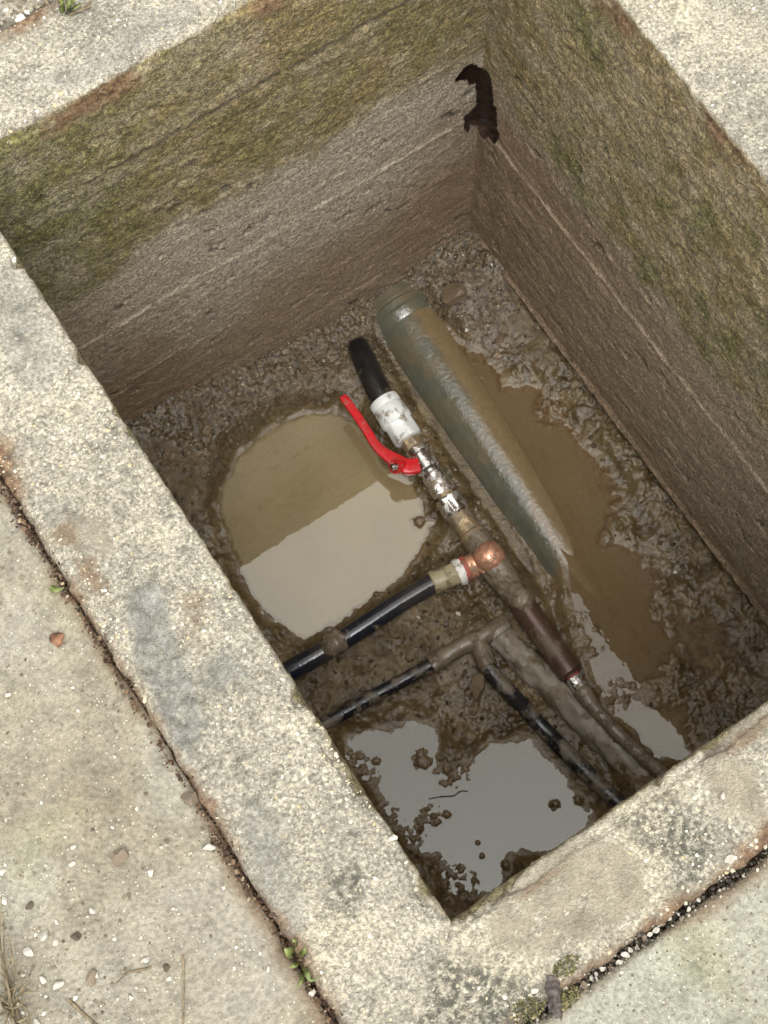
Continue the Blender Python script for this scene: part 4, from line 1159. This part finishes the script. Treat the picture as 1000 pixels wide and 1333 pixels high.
def blade(name, pts, width, mat, parent=None, thick=0.0004):
    path = catmull(pts, 5); n_ = len(path)
    T = np.gradient(path, axis=0); T /= np.linalg.norm(T, axis=1, keepdims=True)
    s = np.cross(T, [0, 0, 1.0]); s /= np.linalg.norm(s, axis=1, keepdims=True) + 1e-9
    wv = width * np.sin(np.linspace(0.12, 1, n_) ** 0.8 * np.pi * 0.97) + 0.0002
    up_ = np.cross(s, T)
    rows = np.stack([path - s * wv[:, None], path - up_ * 0.3 * wv[:, None], path + s * wv[:, None], path - up_ * (0.3 * wv[:, None] + thick)], 1)
    me = grid_mesh(name, rows, close=True)
    o = add_obj(name, me, mat, parent)
    if parent: fix_parent(o)
    return o


tb = on_slab(18, 1308)
tuft = tag(empty('dry_grass', tuple(tb)), 'dry brown grass tuft lying over the beige pavement', 'grass tuft')
for k, (px, py, zz) in enumerate([(2, 1165, 0.03), (-12, 1190, 0.035), (10, 1215, 0.03), (45, 1275, 0.012), (52, 1290, 0.008), (40, 1333, 0.008), (-20, 1260, 0.03), (-25, 1320, 0.02), (25, 1350, 0.012), (55, 1345, 0.006),
                                  (15, 1245, 0.028), (-5, 1365, 0.02), (48, 1250, 0.02), (-8, 1230, 0.04), (30, 1262, 0.022), (60, 1360, 0.01), (5, 1190, 0.02), (38, 1300, 0.03), (0, 1265, 0.03), (-15, 1290, 0.04),
                                  (35, 1345, 0.02), (12, 1335, 0.03), (28, 1282, 0.04), (-4, 1300, 0.03), (8, 1272, 0.04), (46, 1318, 0.02)]):
    t0 = tb + np.array([random.uniform(-.010, .008), random.uniform(-.012, .010), 0])
    e = at(px, py, zz * 0.7); m_ = 0.5 * (t0 + e) + np.array([random.uniform(-.006, .006), random.uniform(-.006, .006), 0.004])
    stalk('grass_stalk', [t0, m_, e], [0.0012, 0.0010, 0.0004], 'dry_stalk', tuft)


def twig(pts, r, label, dz=0.0016):
    P = [on_slab(*p) + [0, 0, dz] for p in pts]
    tag(tube('twig', P, r, 'dry_stalk', None, 6, 6), label, 'twig')


twig([(238, 1243), (240, 1275), (239, 1305), (239, 1350)], [0.0012, 0.0009, 0.0009, 0.0007], 'thin straight dry stem lying along the pavement')
twig([(90, 1302), (107, 1318), (130, 1338)], [0.002, 0.0016, 0.0013], 'short dark twig beside the dry grass tuft')
twig([(150, 1282), (168, 1266), (185, 1263), (197, 1259)], [0.0006, 0.001, 0.0013, 0.0012], 'curved root fibre on the pavement between twig and stem')
tag(blade('dry_leaf', [on_slab(70, 840) + [0, 0, 0.002], on_slab(76, 833) + [0, 0, 0.006], on_slab(84, 826) + [0, 0, 0.003]], 0.008, 'brown_leaf'), 'curled reddish brown dry leaf on the beige pavement', 'leaf')
tag(blade('leaf_scrap', [on_slab(66, 765) + [0, 0, 0.002], on_slab(75, 770) + [0, 0, 0.006], on_slab(85, 766) + [0, 0, 0.003]], 0.0035, 'green_leaf'), 'single yellow green leaf on the rusty crack', 'leaf')

wb = at(385, 1243, -0.02)
weed = tag(empty('crack_weed', tuple(wb)), 'small green weed sprouting from the rusty crack', 'weed')
for pts, wd in ([[(385, 1243, -0.02), (378, 1240, 0.004), (370, 1235, 0.008)], 0.006], [[(390, 1250, -0.02), (384, 1256, 0.006), (377, 1259, 0.006)], 0.0028],
                [[(392, 1255, -0.02), (399, 1265, 0.006), (404, 1276, 0.006), (416, 1273, 0.004)], 0.0024], [[(391, 1262, -0.02), (393, 1275, 0.004), (386, 1287, 0.003)], 0.0018],
                [[(380, 1233, -0.02), (384, 1228, 0.006), (381, 1222, 0.008)], 0.003], [[(388, 1248, -0.02), (395, 1240, 0.008), (398, 1232, 0.01)], 0.0025]):
    blade('leaf', [at(*p) for p in pts], wd, 'green_leaf', weed)
wb = at(82, 22, -0.012)
weed = tag(empty('rubble_weed', tuple(wb)), 'green weed with dry stems growing at the edge of the rubble', 'weed')
for pts, wd in ([[(82, 22, -0.01), (88, 8, 0.012), (92, -8, 0.016)], 0.005], [[(82, 20, -0.01), (80, 5, 0.02), (76, -6, 0.03)], 0.004], [[(84, 20, -0.01), (96, 10, 0.010), (108, 4, 0.010)], 0.003],
                [[(82, 20, -0.01), (94, 2, 0.02), (100, -4, 0.02)], 0.004]):
    blade('leaf', [at(*p) for p in pts], wd, 'green_leaf', weed)
for pts in ([(80, 22, -0.008), (68, 12, 0.004), (57, -3, 0.006)], [(84, 22, -0.008), (105, 12, 0.003), (122, -2, 0.006)], [(84, 23, -0.008), (98, 16, 0.004), (118, 8, 0.003)]):
    stalk('stem', [at(*p) for p in pts], 0.0012, 'dry_stalk', weed)
tag(tube('bark_strip', [at(717, 1270, 0.004), at(721, 1290, 0.006), at(722, 1308, 0.004), at(726, 1326, 0.003)], [0.0025, 0.0062, 0.0058, 0.003], 'bark', None, 20, 12, noise=0.006, nscale=190), 'dark strip of bark lying across moss at the rim', 'bark')
bit_mat('moss_bits', [(0, (0.035, 0.035, 0.012, 1)), (0.5, (0.085, 0.078, 0.03, 1)), (0.85, (0.16, 0.145, 0.06, 1)), (1, (0.27, 0.23, 0.14, 1))], 0.9)
for k, (px, py, rr, lab) in enumerate([(685, 1312, 0.016, 'olive moss cushion left of the dark bark strip'), (737, 1300, 0.012, 'small olive moss cushion between bark strip and pebbly crack'),
                                       (738, 1258, 0.013, 'tan crumbling moss patch on the rim above the bark strip')]):
    c0 = at(px, py, 0.0); q = np.random.default_rng(60 + k); m_ = 260
    rad_ = rr * np.sqrt(q.random(m_)); an = q.uniform(0, 6.3, m_)
    P = np.stack([c0[0] + rad_ * np.cos(an) * 1.3, c0[1] + rad_ * np.sin(an) * 0.8, -0.004 + 0.006 * (1 - (rad_ / rr) ** 2)], -1)
    tag(bits('moss_cushion', P, (0.0007, 0.0020), 'moss_bits', 70 + k), lab, 'moss')
tag(tube('red_scrap', [in_mud(556, 878) + [0, 0, .002], in_mud(560, 875) + [0, 0, .004], in_mud(564, 874) + [0, 0, .002]], [0.002, 0.0042, 0.002], 'red_scrap', None, 10, 4, noise=0.001, nscale=200), 'tiny pink red plastic scrap under the thin black pipe', 'scrap')
tw = lambda px, py: at(px, py, ZW + 0.0015)
tag(tube('twig', [tw(558, 1040), tw(575, 1037), tw(590, 1036), tw(600, 1030), tw(610, 1030)], [0.0006, 0.0011, 0.0013, 0.001, 0.0006], 'bark', None, 6, 5), 'thin dark twig floating in the grey puddle', 'twig')
